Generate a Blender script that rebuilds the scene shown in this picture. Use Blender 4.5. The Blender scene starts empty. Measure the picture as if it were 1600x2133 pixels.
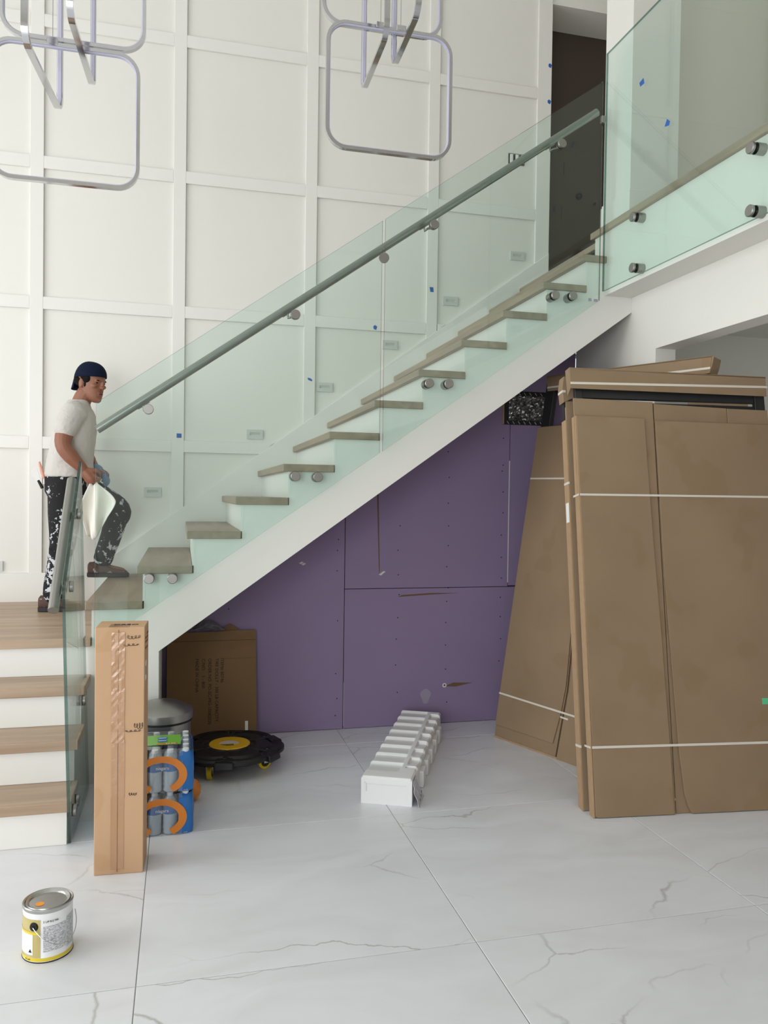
import bpy, bmesh, math, random
from mathutils import Vector, Matrix
random.seed(7)
sc = bpy.context.scene
COL = sc.collection

# ------------------------------------------------------------------ camera
F_PX, YAW, PITCH, ROLL = 1664.79, 0.248157, -0.020342, 0.013848
CAM = Vector((0.0, -5.8103, 1.50342))
cd = bpy.data.cameras.new('camera')
cam = bpy.data.objects.new('camera', cd); COL.objects.link(cam)
fw = Vector((math.sin(YAW)*math.cos(PITCH), math.cos(YAW)*math.cos(PITCH), math.sin(PITCH)))
rt0 = Vector((math.cos(YAW), -math.sin(YAW), 0)); up0 = rt0.cross(fw)
rt = rt0*math.cos(ROLL)+up0*math.sin(ROLL); up = up0*math.cos(ROLL)-rt0*math.sin(ROLL)
m = Matrix((rt, up, -fw)).transposed().to_4x4(); m.translation = CAM
cam.matrix_world = m
cd.sensor_fit = 'HORIZONTAL'; cd.sensor_width = 36; cd.lens = 36*F_PX/1600
cd.clip_start = 0.05; cd.clip_end = 100
sc.camera = cam

# ------------------------------------------------------------------ world, window daylight, exposure
w = bpy.data.worlds.new('sky'); sc.world = w; w.use_nodes = True
w.node_tree.nodes['Background'].inputs[0].default_value = (0.80, 0.90, 1.0, 1)
w.node_tree.nodes['Background'].inputs[1].default_value = 1.2

def area(name, loc, rot, sx, sy, power, col):
    l = bpy.data.lights.new(name, 'AREA'); l.shape = 'RECTANGLE'; l.size = sx; l.size_y = sy
    l.energy = power; l.color = col
    o = bpy.data.objects.new(name, l); COL.objects.link(o); o.location = loc; o.rotation_euler = rot
    return o
# daylight standing in the two window openings (left wall and the wall behind the camera)
area('daylight_left_window', (-4.72, -3.2, 2.45), (0, -math.pi/2, 0), 4.3, 4.4, 166, (1.0, 0.985, 0.955))
area('daylight_front_window', (-2.9, -9.72, 1.75), (math.pi/2, 0, 0), 3.0, 3.1, 168, (0.96, 0.98, 1.0))
vs = sc.view_settings
vs.view_transform = 'Standard'; vs.look = 'None'; vs.gamma = 1.0; vs.use_curve_mapping = False
vs.exposure = 0.10
sc.cycles.transparent_max_bounces = 16
sc.cycles.max_bounces = 7

# ------------------------------------------------------------------ helpers
WM = {}
def L(r, g, b):
    f = lambda c: (c/255)/12.92 if c/255 <= 0.04045 else ((c/255+0.055)/1.055)**2.4
    return (f(r), f(g), f(b), 1)

def link(o):
    COL.objects.link(o); return o

def tag(o, label=None, cat=None, group=None, kind=None):
    if label: o['label'] = label
    if cat: o['category'] = cat
    if group: o['group'] = group
    if kind: o['kind'] = kind
    return o

def thing(name, label, cat, loc=(0, 0, 0), group=None, kind=None):
    o = bpy.data.objects.new(name, None); link(o); o.location = loc; o.empty_display_size = 0.1
    WM[o] = Matrix.Translation(Vector(loc))
    return tag(o, label, cat, group, kind)

class MB:
    """collects geometry in world coordinates (or in a frame M) and links it as one mesh object"""
    def __init__(s, M=None):
        s.v = []; s.f = []; s.mi = []; s.M = M; s.cur = 0
    def add(s, vs_, fs):
        b = len(s.v)
        for p in vs_:
            p = Vector(p)
            s.v.append(s.M @ p if s.M else p)
        for f in fs:
            s.f.append([i+b for i in f]); s.mi.append(s.cur)
        return s
    def box(s, x0, x1, y0, y1, z0, z1):
        if x0 > x1: x0, x1 = x1, x0
        if y0 > y1: y0, y1 = y1, y0
        if z0 > z1: z0, z1 = z1, z0
        return s.add([(x0,y0,z0),(x1,y0,z0),(x1,y1,z0),(x0,y1,z0),(x0,y0,z1),(x1,y0,z1),(x1,y1,z1),(x0,y1,z1)],
                     [(0,3,2,1),(4,5,6,7),(0,1,5,4),(1,2,6,5),(2,3,7,6),(3,0,4,7)])
    def prism(s, poly, axis, a0, a1):
        """poly of 2-D points; axis 'Y': points are (x,z); 'X': (y,z); 'Z': (x,y)"""
        n = len(poly)
        def p(q, a):
            return {'Y': (q[0], a, q[1]), 'X': (a, q[0], q[1]), 'Z': (q[0], q[1], a)}[axis]
        vs_ = [p(q, a0) for q in poly]+[p(q, a1) for q in poly]
        fs = [tuple(range(n)), tuple(range(2*n-1, n-1, -1))]
        fs += [(i, n+i, n+(i+1) % n, (i+1) % n) for i in range(n)]
        return s.add(vs_, fs)
    def tube(s, pts, rad, n=12, cap=True, sx=1.0):
        pts = [Vector(p) for p in pts]
        rads = rad if isinstance(rad, (list, tuple)) else [rad]*len(pts)
        t0 = (pts[1]-pts[0]).normalized()
        ref = Vector((0, 0, 1)) if abs(t0.z) < 0.9 else Vector((1, 0, 0))
        a = t0.cross(ref).normalized()
        vs_ = []; fs = []
        for i, p in enumerate(pts):
            if i == 0: t = t0
            elif i == len(pts)-1: t = (pts[-1]-pts[-2]).normalized()
            else: t = ((pts[i+1]-p).normalized()+(p-pts[i-1]).normalized()).normalized()
            a = (a-t*a.dot(t)).normalized(); b = t.cross(a)
            for k in range(n):
                th = 2*math.pi*k/n
                vs_.append(p+(a*math.cos(th)*sx+b*math.sin(th))*rads[i])
        for i in range(len(pts)-1):
            for k in range(n):
                k2 = (k+1) % n
                fs.append((i*n+k, i*n+k2, (i+1)*n+k2, (i+1)*n+k))
        if cap:
            fs.append(tuple(range(n-1, -1, -1))); fs.append(tuple(range((len(pts)-1)*n, len(pts)*n)))
        return s.add(vs_, fs)
    def cyl(s, c, axis, r, h, n=20, r2=None):
        c = Vector(c); ax = Vector(axis).normalized()
        return s.tube([c, c+ax*h], [r, r if r2 is None else r2], n)
    def lathe(s, c, prof, n=24, a0=0.0, a1=2*math.pi):
        """prof list of (r,z); about the vertical axis at c"""
        c = Vector(c); vs_ = []; fs = []
        full = abs(a1-a0-2*math.pi) < 1e-6
        m_ = n if full else n+1
        for r, z in prof:
            for k in range(m_):
                th = a0+(a1-a0)*k/n
                vs_.append(c+Vector((r*math.cos(th), r*math.sin(th), z)))
        for i in range(len(prof)-1):
            for k in range(n):
                k2 = (k+1) % m_
                fs.append((i*m_+k, i*m_+k2, (i+1)*m_+k2, (i+1)*m_+k))
        return s.add(vs_, fs)
    def sphere(s, c, r, n=14, mrings=9):
        c = Vector(c); rx, ry, rz = r if isinstance(r, (list, tuple)) else (r, r, r)
        prof = []
        vs_ = []; fs = []
        for i in range(mrings+1):
            ph = -math.pi/2+math.pi*i/mrings
            for k in range(n):
                th = 2*math.pi*k/n
                vs_.append(c+Vector((rx*math.cos(ph)*math.cos(th), ry*math.cos(ph)*math.sin(th), rz*math.sin(ph))))
        for i in range(mrings):
            for k in range(n):
                fs.append((i*n+k, i*n+(k+1) % n, (i+1)*n+(k+1) % n, (i+1)*n+k))
        return s.add(vs_, fs)
    def quad(s, a, b, c, d):
        return s.add([a, b, c, d], [(0, 1, 2, 3)])
    def build(s, name, mat, parent=None, smooth=False, bevel=0.0, seg=1, angle=40):
        if parent is not None:
            wm = WM[parent]; inv = wm.inverted(); loc = None
        else:
            xs = [p.x for p in s.v]; ys = [p.y for p in s.v]; zs = [p.z for p in s.v]
            loc = Vector(((min(xs)+max(xs))/2, (min(ys)+max(ys))/2, min(zs)))
            wm = Matrix.Translation(loc); inv = wm.inverted()
        me = bpy.data.meshes.new(name)
        me.from_pydata([inv @ p for p in s.v], [], s.f)
        mats = mat if isinstance(mat, (list, tuple)) else [mat]
        for q in mats: me.materials.append(q)
        if len(mats) > 1:
            me.polygons.foreach_set('material_index', s.mi)
        bm = bmesh.new(); bm.from_mesh(me)
        bmesh.ops.remove_doubles(bm, verts=bm.verts, dist=1e-6)
        bmesh.ops.recalc_face_normals(bm, faces=bm.faces)
        if bevel > 0:
            es = [e for e in bm.edges if len(e.link_faces) == 2 and e.calc_face_angle(0) > 0.5]
            bmesh.ops.bevel(bm, geom=es, offset=bevel, segments=seg, affect='EDGES', profile=0.5, clamp_overlap=True)
        if smooth:
            for f in bm.faces: f.smooth = True
            lim = math.radians(angle)
            for e in bm.edges:
                if len(e.link_faces) == 2 and e.calc_face_angle(0) > lim: e.smooth = False
        bm.to_mesh(me); bm.free()
        o = bpy.data.objects.new(name, me); link(o)
        if parent is not None:
            o.parent = parent
        else:
            o.location = loc
        WM[o] = wm
        return o

def frame(o, u, v, n):
    """matrix with local x=u, y=v, z=n at o"""
    M = Matrix((Vector(u), Vector(v), Vector(n))).transposed().to_4x4(); M.translation = Vector(o)
    return M

# ------------------------------------------------------------------ materials
def new_mat(name):
    mt = bpy.data.materials.new(name); mt.use_nodes = True
    nt = mt.node_tree; b = nt.nodes['Principled BSDF']
    return mt, nt, b

def plain(name, col, rough=0.5, metal=0.0, var=0.0, vscale=6.0, bump=0.0, bscale=60.0, spec=0.5, bdist=0.002):
    mt, nt, b = new_mat(name)
    b.inputs['Base Color'].default_value = col; b.inputs['Roughness'].default_value = rough
    b.inputs['Metallic'].default_value = metal; b.inputs['Specular IOR Level'].default_value = spec
    tc = nt.nodes.new('ShaderNodeTexCoord')
    if var > 0:
        no = nt.nodes.new('ShaderNodeTexNoise'); no.inputs['Scale'].default_value = vscale
        no.inputs['Detail'].default_value = 5
        mx = nt.nodes.new('ShaderNodeMix'); mx.data_type = 'RGBA'
        mx.inputs[6].default_value = tuple(c*(1-var) for c in col[:3])+(1,)
        mx.inputs[7].default_value = tuple(min(1, c*(1+var)) for c in col[:3])+(1,)
        nt.links.new(tc.outputs['Object'], no.inputs['Vector'])
        nt.links.new(no.outputs['Fac'], mx.inputs[0]); nt.links.new(mx.outputs[2], b.inputs['Base Color'])
    if bump > 0:
        n2 = nt.nodes.new('ShaderNodeTexNoise'); n2.inputs['Scale'].default_value = bscale
        n2.inputs['Detail'].default_value = 3
        bp = nt.nodes.new('ShaderNodeBump'); bp.inputs['Strength'].default_value = bump; bp.inputs['Distance'].default_value = bdist
        nt.links.new(tc.outputs['Object'], n2.inputs['Vector'])
        nt.links.new(n2.outputs['Fac'], bp.inputs['Height']); nt.links.new(bp.outputs[0], b.inputs['Normal'])
    return mt

def wood(name, along, dark=(146, 122, 100), light=(178, 154, 130)):
    mt, nt, b = new_mat(name)
    tc = nt.nodes.new('ShaderNodeTexCoord'); mp = nt.nodes.new('ShaderNodeMapping')
    sc_ = [14, 14, 14]; sc_['XYZ'.index(along)] = 1.1
    mp.inputs['Scale'].default_value = sc_
    oi = nt.nodes.new('ShaderNodeObjectInfo'); vm = nt.nodes.new('ShaderNodeVectorMath'); vm.operation = 'ADD'
    mul = nt.nodes.new('ShaderNodeMath'); mul.operation = 'MULTIPLY'; mul.inputs[1].default_value = 37.0
    nt.links.new(oi.outputs['Random'], mul.inputs[0])
    nt.links.new(tc.outputs['Object'], mp.inputs['Vector']); nt.links.new(mp.outputs[0], vm.inputs[0]); nt.links.new(mul.outputs[0], vm.inputs[1])
    no = nt.nodes.new('ShaderNodeTexNoise'); no.inputs['Scale'].default_value = 1.0; no.inputs['Detail'].default_value = 6; no.inputs['Distortion'].default_value = 0.6
    nt.links.new(vm.outputs[0], no.inputs['Vector'])
    rp = nt.nodes.new('ShaderNodeValToRGB'); rp.color_ramp.elements[0].position = 0.3; rp.color_ramp.elements[1].position = 0.72
    rp.color_ramp.elements[0].color = L(*dark); rp.color_ramp.elements[1].color = L(*light)
    nt.links.new(no.outputs['Fac'], rp.inputs[0]); nt.links.new(rp.outputs[0], b.inputs['Base Color'])
    b.inputs['Roughness'].default_value = 0.42
    return mt

def marble(name):
    mt, nt, b = new_mat(name)
    tc = nt.nodes.new('ShaderNodeTexCoord'); oi = nt.nodes.new('ShaderNodeObjectInfo')
    mul = nt.nodes.new('ShaderNodeMath'); mul.operation = 'MULTIPLY'; mul.inputs[1].default_value = 53.0
    vm = nt.nodes.new('ShaderNodeVectorMath'); vm.operation = 'ADD'
    nt.links.new(oi.outputs['Random'], mul.inputs[0]); nt.links.new(tc.outputs['Object'], vm.inputs[0]); nt.links.new(mul.outputs[0], vm.inputs[1])
    # distorted coordinates for the veins
    dn = nt.nodes.new('ShaderNodeTexNoise'); dn.inputs['Scale'].default_value = 2.0; dn.inputs['Detail'].default_value = 6
    nt.links.new(vm.outputs[0], dn.inputs['Vector'])
    sub = nt.nodes.new('ShaderNodeVectorMath'); sub.operation = 'SUBTRACT'; sub.inputs[1].default_value = (0.5, 0.5, 0.5)
    scl = nt.nodes.new('ShaderNodeVectorMath'); scl.operation = 'SCALE'; scl.inputs['Scale'].default_value = 0.34
    ad = nt.nodes.new('ShaderNodeVectorMath'); ad.operation = 'ADD'
    nt.links.new(dn.outputs['Color'], sub.inputs[0]); nt.links.new(sub.outputs[0], scl.inputs[0])
    nt.links.new(vm.outputs[0], ad.inputs[0]); nt.links.new(scl.outputs[0], ad.inputs[1])
    mp = nt.nodes.new('ShaderNodeMapping'); mp.inputs['Rotation'].default_value = (0, 0, 0.5); mp.inputs['Scale'].default_value = (0.75, 2.0, 1)
    nt.links.new(ad.outputs[0], mp.inputs['Vector'])
    vo = nt.nodes.new('ShaderNodeTexVoronoi'); vo.feature = 'DISTANCE_TO_EDGE'; vo.inputs['Scale'].default_value = 1.0
    nt.links.new(mp.outputs[0], vo.inputs['Vector'])
    mr = nt.nodes.new('ShaderNodeMapRange'); mr.inputs['From Min'].default_value = 0.0; mr.inputs['From Max'].default_value = 0.007
    mr.inputs['To Min'].default_value = 0.8; mr.inputs['To Max'].default_value = 0.0
    nt.links.new(vo.outputs['Distance'], mr.inputs['Value'])
    mk = nt.nodes.new('ShaderNodeTexNoise'); mk.inputs['Scale'].default_value = 1.7; mk.inputs['Detail'].default_value = 2
    nt.links.new(vm.outputs[0], mk.inputs['Vector'])
    mk2 = nt.nodes.new('ShaderNodeMapRange'); mk2.inputs['From Min'].default_value = 0.47; mk2.inputs['From Max'].default_value = 0.68
    nt.links.new(mk.outputs['Fac'], mk2.inputs['Value'])
    vf = nt.nodes.new('ShaderNodeMath'); vf.operation = 'MULTIPLY'
    nt.links.new(mr.outputs[0], vf.inputs[0]); nt.links.new(mk2.outputs[0], vf.inputs[1])
    # soft clouds
    cl = nt.nodes.new('ShaderNodeTexNoise'); cl.inputs['Scale'].default_value = 2.2; cl.inputs['Detail'].default_value = 7; cl.inputs['Distortion'].default_value = 0.8
    nt.links.new(mp.outputs[0], cl.inputs['Vector'])
    rp = nt.nodes.new('ShaderNodeValToRGB'); rp.color_ramp.elements[0].position = 0.25; rp.color_ramp.elements[1].position = 0.7
    rp.color_ramp.elements[0].color = L(222, 223, 226); rp.color_ramp.elements[1].color = L(235, 237, 241)
    nt.links.new(cl.outputs['Fac'], rp.inputs[0])
    mx = nt.nodes.new('ShaderNodeMix'); mx.data_type = 'RGBA'; mx.inputs[7].default_value = L(158, 155, 150)
    nt.links.new(vf.outputs[0], mx.inputs[0]); nt.links.new(rp.outputs[0], mx.inputs[6])
    nt.links.new(mx.outputs[2], b.inputs['Base Color'])
    b.inputs['Roughness'].default_value = 0.33
    b.inputs['Specular IOR Level'].default_value = 0.4
    return mt

def glass(name, tint, refl=1.0, base=0.035):
    """clear sheet: tinted transmission with an angle dependent mirror reflection"""
    mt = bpy.data.materials.new(name); mt.use_nodes = True; nt = mt.node_tree
    nt.nodes.remove(nt.nodes['Principled BSDF'])
    out = nt.nodes['Material Output']
    tr = nt.nodes.new('ShaderNodeBsdfTransparent'); tr.inputs[0].default_value = tint
    gl = nt.nodes.new('ShaderNodeBsdfGlossy'); gl.inputs['Roughness'].default_value = 0.0; gl.inputs['Color'].default_value = (1, 1, 1, 1)
    lw = nt.nodes.new('ShaderNodeLayerWeight'); lw.inputs['Blend'].default_value = 0.5
    pw = nt.nodes.new('ShaderNodeMath'); pw.operation = 'POWER'; pw.inputs[1].default_value = 5.0
    ma = nt.nodes.new('ShaderNodeMath'); ma.operation = 'MULTIPLY_ADD'; ma.inputs[1].default_value = 0.9*refl; ma.inputs[2].default_value = base*refl
    mx = nt.nodes.new('ShaderNodeMixShader')
    nt.links.new(lw.outputs['Facing'], pw.inputs[0]); nt.links.new(pw.outputs[0], ma.inputs[0])
    nt.links.new(ma.outputs[0], mx.inputs[0]); nt.links.new(tr.outputs[0], mx.inputs[1]); nt.links.new(gl.outputs[0], mx.inputs[2])
    nt.links.new(mx.outputs[0], out.inputs['Surface'])
    return mt

def cardboard(name, col, var=0.10):
    mt, nt, b = new_mat(name)
    tc = nt.nodes.new('ShaderNodeTexCoord'); oi = nt.nodes.new('ShaderNodeObjectInfo')
    mul = nt.nodes.new('ShaderNodeMath'); mul.operation = 'MULTIPLY'; mul.inputs[1].default_value = 21.0
    vm = nt.nodes.new('ShaderNodeVectorMath'); vm.operation = 'ADD'
    nt.links.new(oi.outputs['Random'], mul.inputs[0]); nt.links.new(tc.outputs['Object'], vm.inputs[0]); nt.links.new(mul.outputs[0], vm.inputs[1])
    n1 = nt.nodes.new('ShaderNodeTexNoise'); n1.inputs['Scale'].default_value = 2.3; n1.inputs['Detail'].default_value = 3
    n2 = nt.nodes.new('ShaderNodeTexNoise'); n2.inputs['Scale'].default_value = 4.0; n2.inputs['Detail'].default_value = 2
    nt.links.new(vm.outputs[0], n1.inputs['Vector']); nt.links.new(vm.outputs[0], n2.inputs['Vector'])
    rp = nt.nodes.new('ShaderNodeValToRGB')
    rp.color_ramp.elements[0].position = 0.3; rp.color_ramp.elements[1].position = 0.7
    rp.color_ramp.elements[0].color = tuple(c*(1-var) for c in col[:3])+(1,); rp.color_ramp.elements[1].color = tuple(c*(1+var*0.6) for c in col[:3])+(1,)
    nt.links.new(n1.outputs['Fac'], rp.inputs[0])
    # damp handling smudges with fairly sharp rims
    r2 = nt.nodes.new('ShaderNodeValToRGB'); r2.color_ramp.elements[0].position = 0.60; r2.color_ramp.elements[1].position = 0.635
    r2.color_ramp.elements[0].color = (0, 0, 0, 1); r2.color_ramp.elements[1].color = (1, 1, 1, 1)
    nt.links.new(n2.outputs['Fac'], r2.inputs[0])
    mm = nt.nodes.new('ShaderNodeMath'); mm.operation = 'MULTIPLY'; mm.inputs[1].default_value = 0.32
    nt.links.new(r2.outputs[0], mm.inputs[0])
    mx = nt.nodes.new('ShaderNodeMix'); mx.data_type = 'RGBA'
    mx.inputs[7].default_value = (col[0]*0.84, col[1]*0.76, col[2]*0.62, 1)
    nt.links.new(mm.outputs[0], mx.inputs[0]); nt.links.new(rp.outputs[0], mx.inputs[6])
    nt.links.new(mx.outputs[2], b.inputs['Base Color'])
    b.inputs['Roughness'].default_value = 0.78; b.inputs['Specular IOR Level'].default_value = 0.25
    return mt

def splatter(name, base, paint, thr=0.6, scale=28.0, grad=None):
    """cloth with dried paint spots; more of them towards the hem when grad = (z_low, z_high) in object space"""
    mt, nt, b = new_mat(name)
    tc = nt.nodes.new('ShaderNodeTexCoord')
    n1 = nt.nodes.new('ShaderNodeTexNoise'); n1.inputs['Scale'].default_value = scale; n1.inputs['Detail'].default_value = 4; n1.inputs['Roughness'].default_value = 0.62
    n2 = nt.nodes.new('ShaderNodeTexNoise'); n2.inputs['Scale'].default_value = 7.0; n2.inputs['Detail'].default_value = 2
    nt.links.new(tc.outputs['Object'], n1.inputs['Vector']); nt.links.new(tc.outputs['Object'], n2.inputs['Vector'])
    ad = nt.nodes.new('ShaderNodeMath'); ad.operation = 'MULTIPLY_ADD'; ad.inputs[1].default_value = 0.35
    nt.links.new(n2.outputs['Fac'], ad.inputs[0]); nt.links.new(n1.outputs['Fac'], ad.inputs[2])
    src = ad.outputs[0]
    if grad:
        sx = nt.nodes.new('ShaderNodeSeparateXYZ'); nt.links.new(tc.outputs['Object'], sx.inputs[0])
        g = nt.nodes.new('ShaderNodeMapRange'); g.inputs['From Min'].default_value = grad[0]; g.inputs['From Max'].default_value = grad[1]
        g.inputs['To Min'].default_value = 0.125; g.inputs['To Max'].default_value = 0.0
        nt.links.new(sx.outputs['Z'], g.inputs['Value'])
        a2 = nt.nodes.new('ShaderNodeMath'); a2.operation = 'ADD'; nt.links.new(src, a2.inputs[0]); nt.links.new(g.outputs[0], a2.inputs[1]); src = a2.outputs[0]
    rp = nt.nodes.new('ShaderNodeValToRGB'); rp.color_ramp.elements[0].position = thr+0.175; rp.color_ramp.elements[1].position = thr+0.19
    rp.color_ramp.elements[0].color = base; rp.color_ramp.elements[1].color = paint
    nt.links.new(src, rp.inputs[0]); nt.links.new(rp.outputs[0], b.inputs['Base Color'])
    b.inputs['Roughness'].default_value = 0.85
    return mt

M_ = {}
M_['wall'] = plain('warm_white_paint', L(232, 230, 223), 0.55, bump=0.03, bscale=220)
M_['trimwhite'] = plain('white_trim_paint', L(234, 232, 226), 0.42, bump=0.02, bscale=200)
M_['riser'] = plain('white_riser_paint', L(236, 235, 230), 0.35)
M_['ceiling'] = plain('ceiling_paint', L(235, 234, 230), 0.8)
M_['dark'] = plain('dark_brown_wall', L(72, 60, 53), 0.7, var=0.12, vscale=1.5)
M_['darkceil'] = plain('hallway_ceiling_paint', L(150, 140, 128), 0.8)
M_['shaded_white'] = plain('shaded_upper_hall_white', L(200, 196, 183), 0.6)  # white wall paint darkened to beige, standing in for shade
M_['grout'] = plain('grey_grout', L(165, 163, 160), 0.8)
M_['tile'] = marble('marble_tile')
M_['wood_y'] = wood('oak_tread_long_y', 'Y', (140, 121, 103), (172, 152, 131))
M_['wood_x'] = wood('oak_tread_long_x', 'X', (160, 136, 113), (192, 167, 142))
M_['purple'] = plain('purple_drywall', L(142, 124, 158), 0.72, var=0.07, vscale=3.0)
M_['gypsum'] = plain('white_gypsum', L(220, 216, 214), 0.8)
M_['screw'] = plain('black_screw_head', L(20, 18, 22), 0.6)
M_['scuff'] = plain('torn_paper_brown', L(112, 86, 66), 0.9)
M_['smear'] = plain('pale_smear', L(160, 150, 170), 0.9)
M_['glass'] = glass('green_float_glass', (0.912, 0.968, 0.952, 1))
M_['glass_edge'] = glass('glass_edge_green', (0.16, 0.30, 0.26, 1), 1.0, 0.06)
M_['film'] = glass('clear_plastic_film', (0.95, 0.96, 0.97, 1), 1.6, 0.06)
M_['steel'] = plain('brushed_steel', L(158, 155, 151), 0.36, metal=1.0, bump=0.1, bscale=300)
M_['railsteel'] = plain('handrail_steel', L(158, 158, 154), 0.34, metal=1.0, bump=0.08, bscale=200)
M_['chrome'] = plain('polished_chrome', L(205, 205, 208), 0.09, metal=1.0)
M_['diffuser'] = plain('lavender_diffuser', L(190, 188, 208), 0.5)
M_['rubber'] = plain('black_rubber', L(16, 16, 17), 0.6)
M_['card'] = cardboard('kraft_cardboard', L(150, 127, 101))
M_['card_pale'] = cardboard('kraft_carton', L(203, 166, 131), 0.05)  # paler kraft tone, used for the tall carton
M_['card_edge'] = plain('cardboard_edge', L(172, 142, 110), 0.85, var=0.1, vscale=30)
M_['strap'] = plain('white_strapping', L(222, 214, 202), 0.45)
M_['blackmetal'] = plain('black_powder_coat', L(34, 34, 36), 0.45)
M_['foam'] = plain('white_polystyrene', L(240, 240, 240), 0.6, bump=0.12, bscale=260)
M_['tape_blue'] = plain('blue_masking_tape', L(38, 96, 178), 0.7)
M_['plate'] = plain('painted_step_light_plate', L(206, 208, 203), 0.4)
M_['black'] = plain('matt_black', L(18, 18, 18), 0.6)
M_['ink'] = plain('brown_black_ink', L(38, 27, 20), 0.8)
M_['white'] = plain('plain_white_paper', L(235, 235, 232), 0.6)
M_['packtape'] = plain('brown_packing_tape', L(188, 146, 110), 0.12, spec=0.7, bump=0.5, bscale=40)

# ------------------------------------------------------------------ shared dimensions
X0, T2, R2, Z0 = -0.47187, 0.249777, 0.182, 0.939548      # upper flight: nosing x of tread 0, run, rise, height of tread 0
YO = -1.5074                                               # outer end of the treads
R1 = (Z0-R2)/4; T1 = 0.24193; YT1 = -2.2344                # lower flight
ZL = Z0-R2                                                 # landing
ZM = Z0+12*R2                                              # upper floor
YP = -0.797                                                # purple wall
ROOM_Z = 6.3
XL, YF = -4.6, -9.6
def skirt_z(x): return 1.045+0.7286*(x+0.485)
def str_z(x): return 0.675+0.7165*(x+0.109)

# ------------------------------------------------------------------ the shell of the room
fl = MB().box(XL-0.2, 5.6, YF-0.2, 0.2, -0.12, -0.0022).build('floor', M_['grout'])
tag(fl, 'white marble-look tiled floor with fine grey grout lines', 'floor', kind='structure')
TX, TW, TY = -0.12267, 1.10118, -3.302
tile_me = None
for i in range(-5, 6):
    for j in range(-6, 4):
        x0, y0 = TX+i*TW, TY+j*TW
        xa, xb, ya, yb = max(x0, XL), min(x0+TW, 5.2), max(y0, YF), min(y0+TW, -0.02)
        if xb-xa < 0.05 or yb-ya < 0.05: continue
        g = 0.0016
        whole = abs(xb-xa-TW) < 1e-6 and abs(yb-ya-TW) < 1e-6
        if whole and tile_me is not None:
            o = bpy.data.objects.new('tile', tile_me); link(o); o.parent = fl
            o.location = WM[fl].inverted() @ Vector(((xa+xb)/2, (ya+yb)/2, 0)); continue
        hx, hy = (xb-xa)/2-g, (yb-ya)/2-g
        t = MB().box(-hx, hx, -hy, hy, -0.012, 0)
        me = bpy.data.meshes.new('tile'); me.from_pydata([tuple(p) for p in t.v], [], t.f); me.materials.append(M_['tile'])
        bm = bmesh.new(); bm.from_mesh(me)
        bmesh.ops.bevel(bm, geom=[e for e in bm.edges if all(v.co.z > -0.001 for v in e.verts)], offset=0.0012, segments=1, affect='EDGES')
        bmesh.ops.recalc_face_normals(bm, faces=bm.faces); bm.to_mesh(me); bm.free()
        if whole: tile_me = me
        o = bpy.data.objects.new('tile', me); link(o); o.parent = fl
        o.location = WM[fl].inverted() @ Vector(((xa+xb)/2, (ya+yb)/2, 0))

ce = MB().box(XL-0.2, 5.6, YF-0.2, 3.2, ROOM_Z, ROOM_Z+0.15).build('ceiling', M_['ceiling'])
tag(ce, 'plain white ceiling high above the hall', 'ceiling', kind='structure')

# panelled wall behind the stairs
XE = 2.767
wb = MB().box(XL, XE, 0.0, 0.14, 0, ROOM_Z).build('wall_back', M_['wall'])
tag(wb, 'white wall with square batten panelling behind the stairs', 'wall', kind='structure')
BX, BS, BZ, BZS, BW = -0.9124, 0.92406, 4.59976, 0.93715, 0.085
vxs = [BX+i*BS for i in range(-3, 4)]
for x in vxs:
    z0 = max(0.90, skirt_z(x)-0.06)
    MB().box(x-BW, x, -0.02, 0, z0, ROOM_Z).build('batten', M_['trimwhite'], wb, bevel=0.002)
MB().box(2.652, XE, -0.02, 0, 3.28, ROOM_Z).build('batten', M_['trimwhite'], wb, bevel=0.002)
edges = [XL]+[x for x in vxs]+[XE]
for j in range(-1, 4):
    zt = BZ-j*BZS
    for i in range(len(edges)-1):
        xa, xb = edges[i], (edges[i+1]-BW if i < len(edges)-2 else 2.652)
        if zt < skirt_z(xb) and zt+0.083 < skirt_z(xa): continue
        if zt < skirt_z(xb):      # this batten runs into the sloping skirt: cut it there
            xc = (zt+0.05-1.045)/0.7286-0.485
            MB().prism([(xa, zt), (min(xb, xc-0.06), zt), (min(xb, xc+0.04), zt+0.083), (xa, zt+0.083)], 'Y', -0.0195, 0).build('batten', M_['trimwhite'], wb, bevel=0.002)
        else:
            MB().box(xa, xb, -0.0195, 0, zt, zt+0.083).build('batten', M_['trimwhite'], wb, bevel=0.002)
xm = (0.951-1.045)/0.7286-0.485
MB().prism([(XL, ZL-0.02), (X0+0.05, ZL-0.02), (XE, ZM-0.3), (XE, skirt_z(XE)), (xm, 0.951), (XL, 0.951)], 'Y', -0.025, 0).build('skirt_board', M_['trimwhite'], wb, bevel=0.002)

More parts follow.
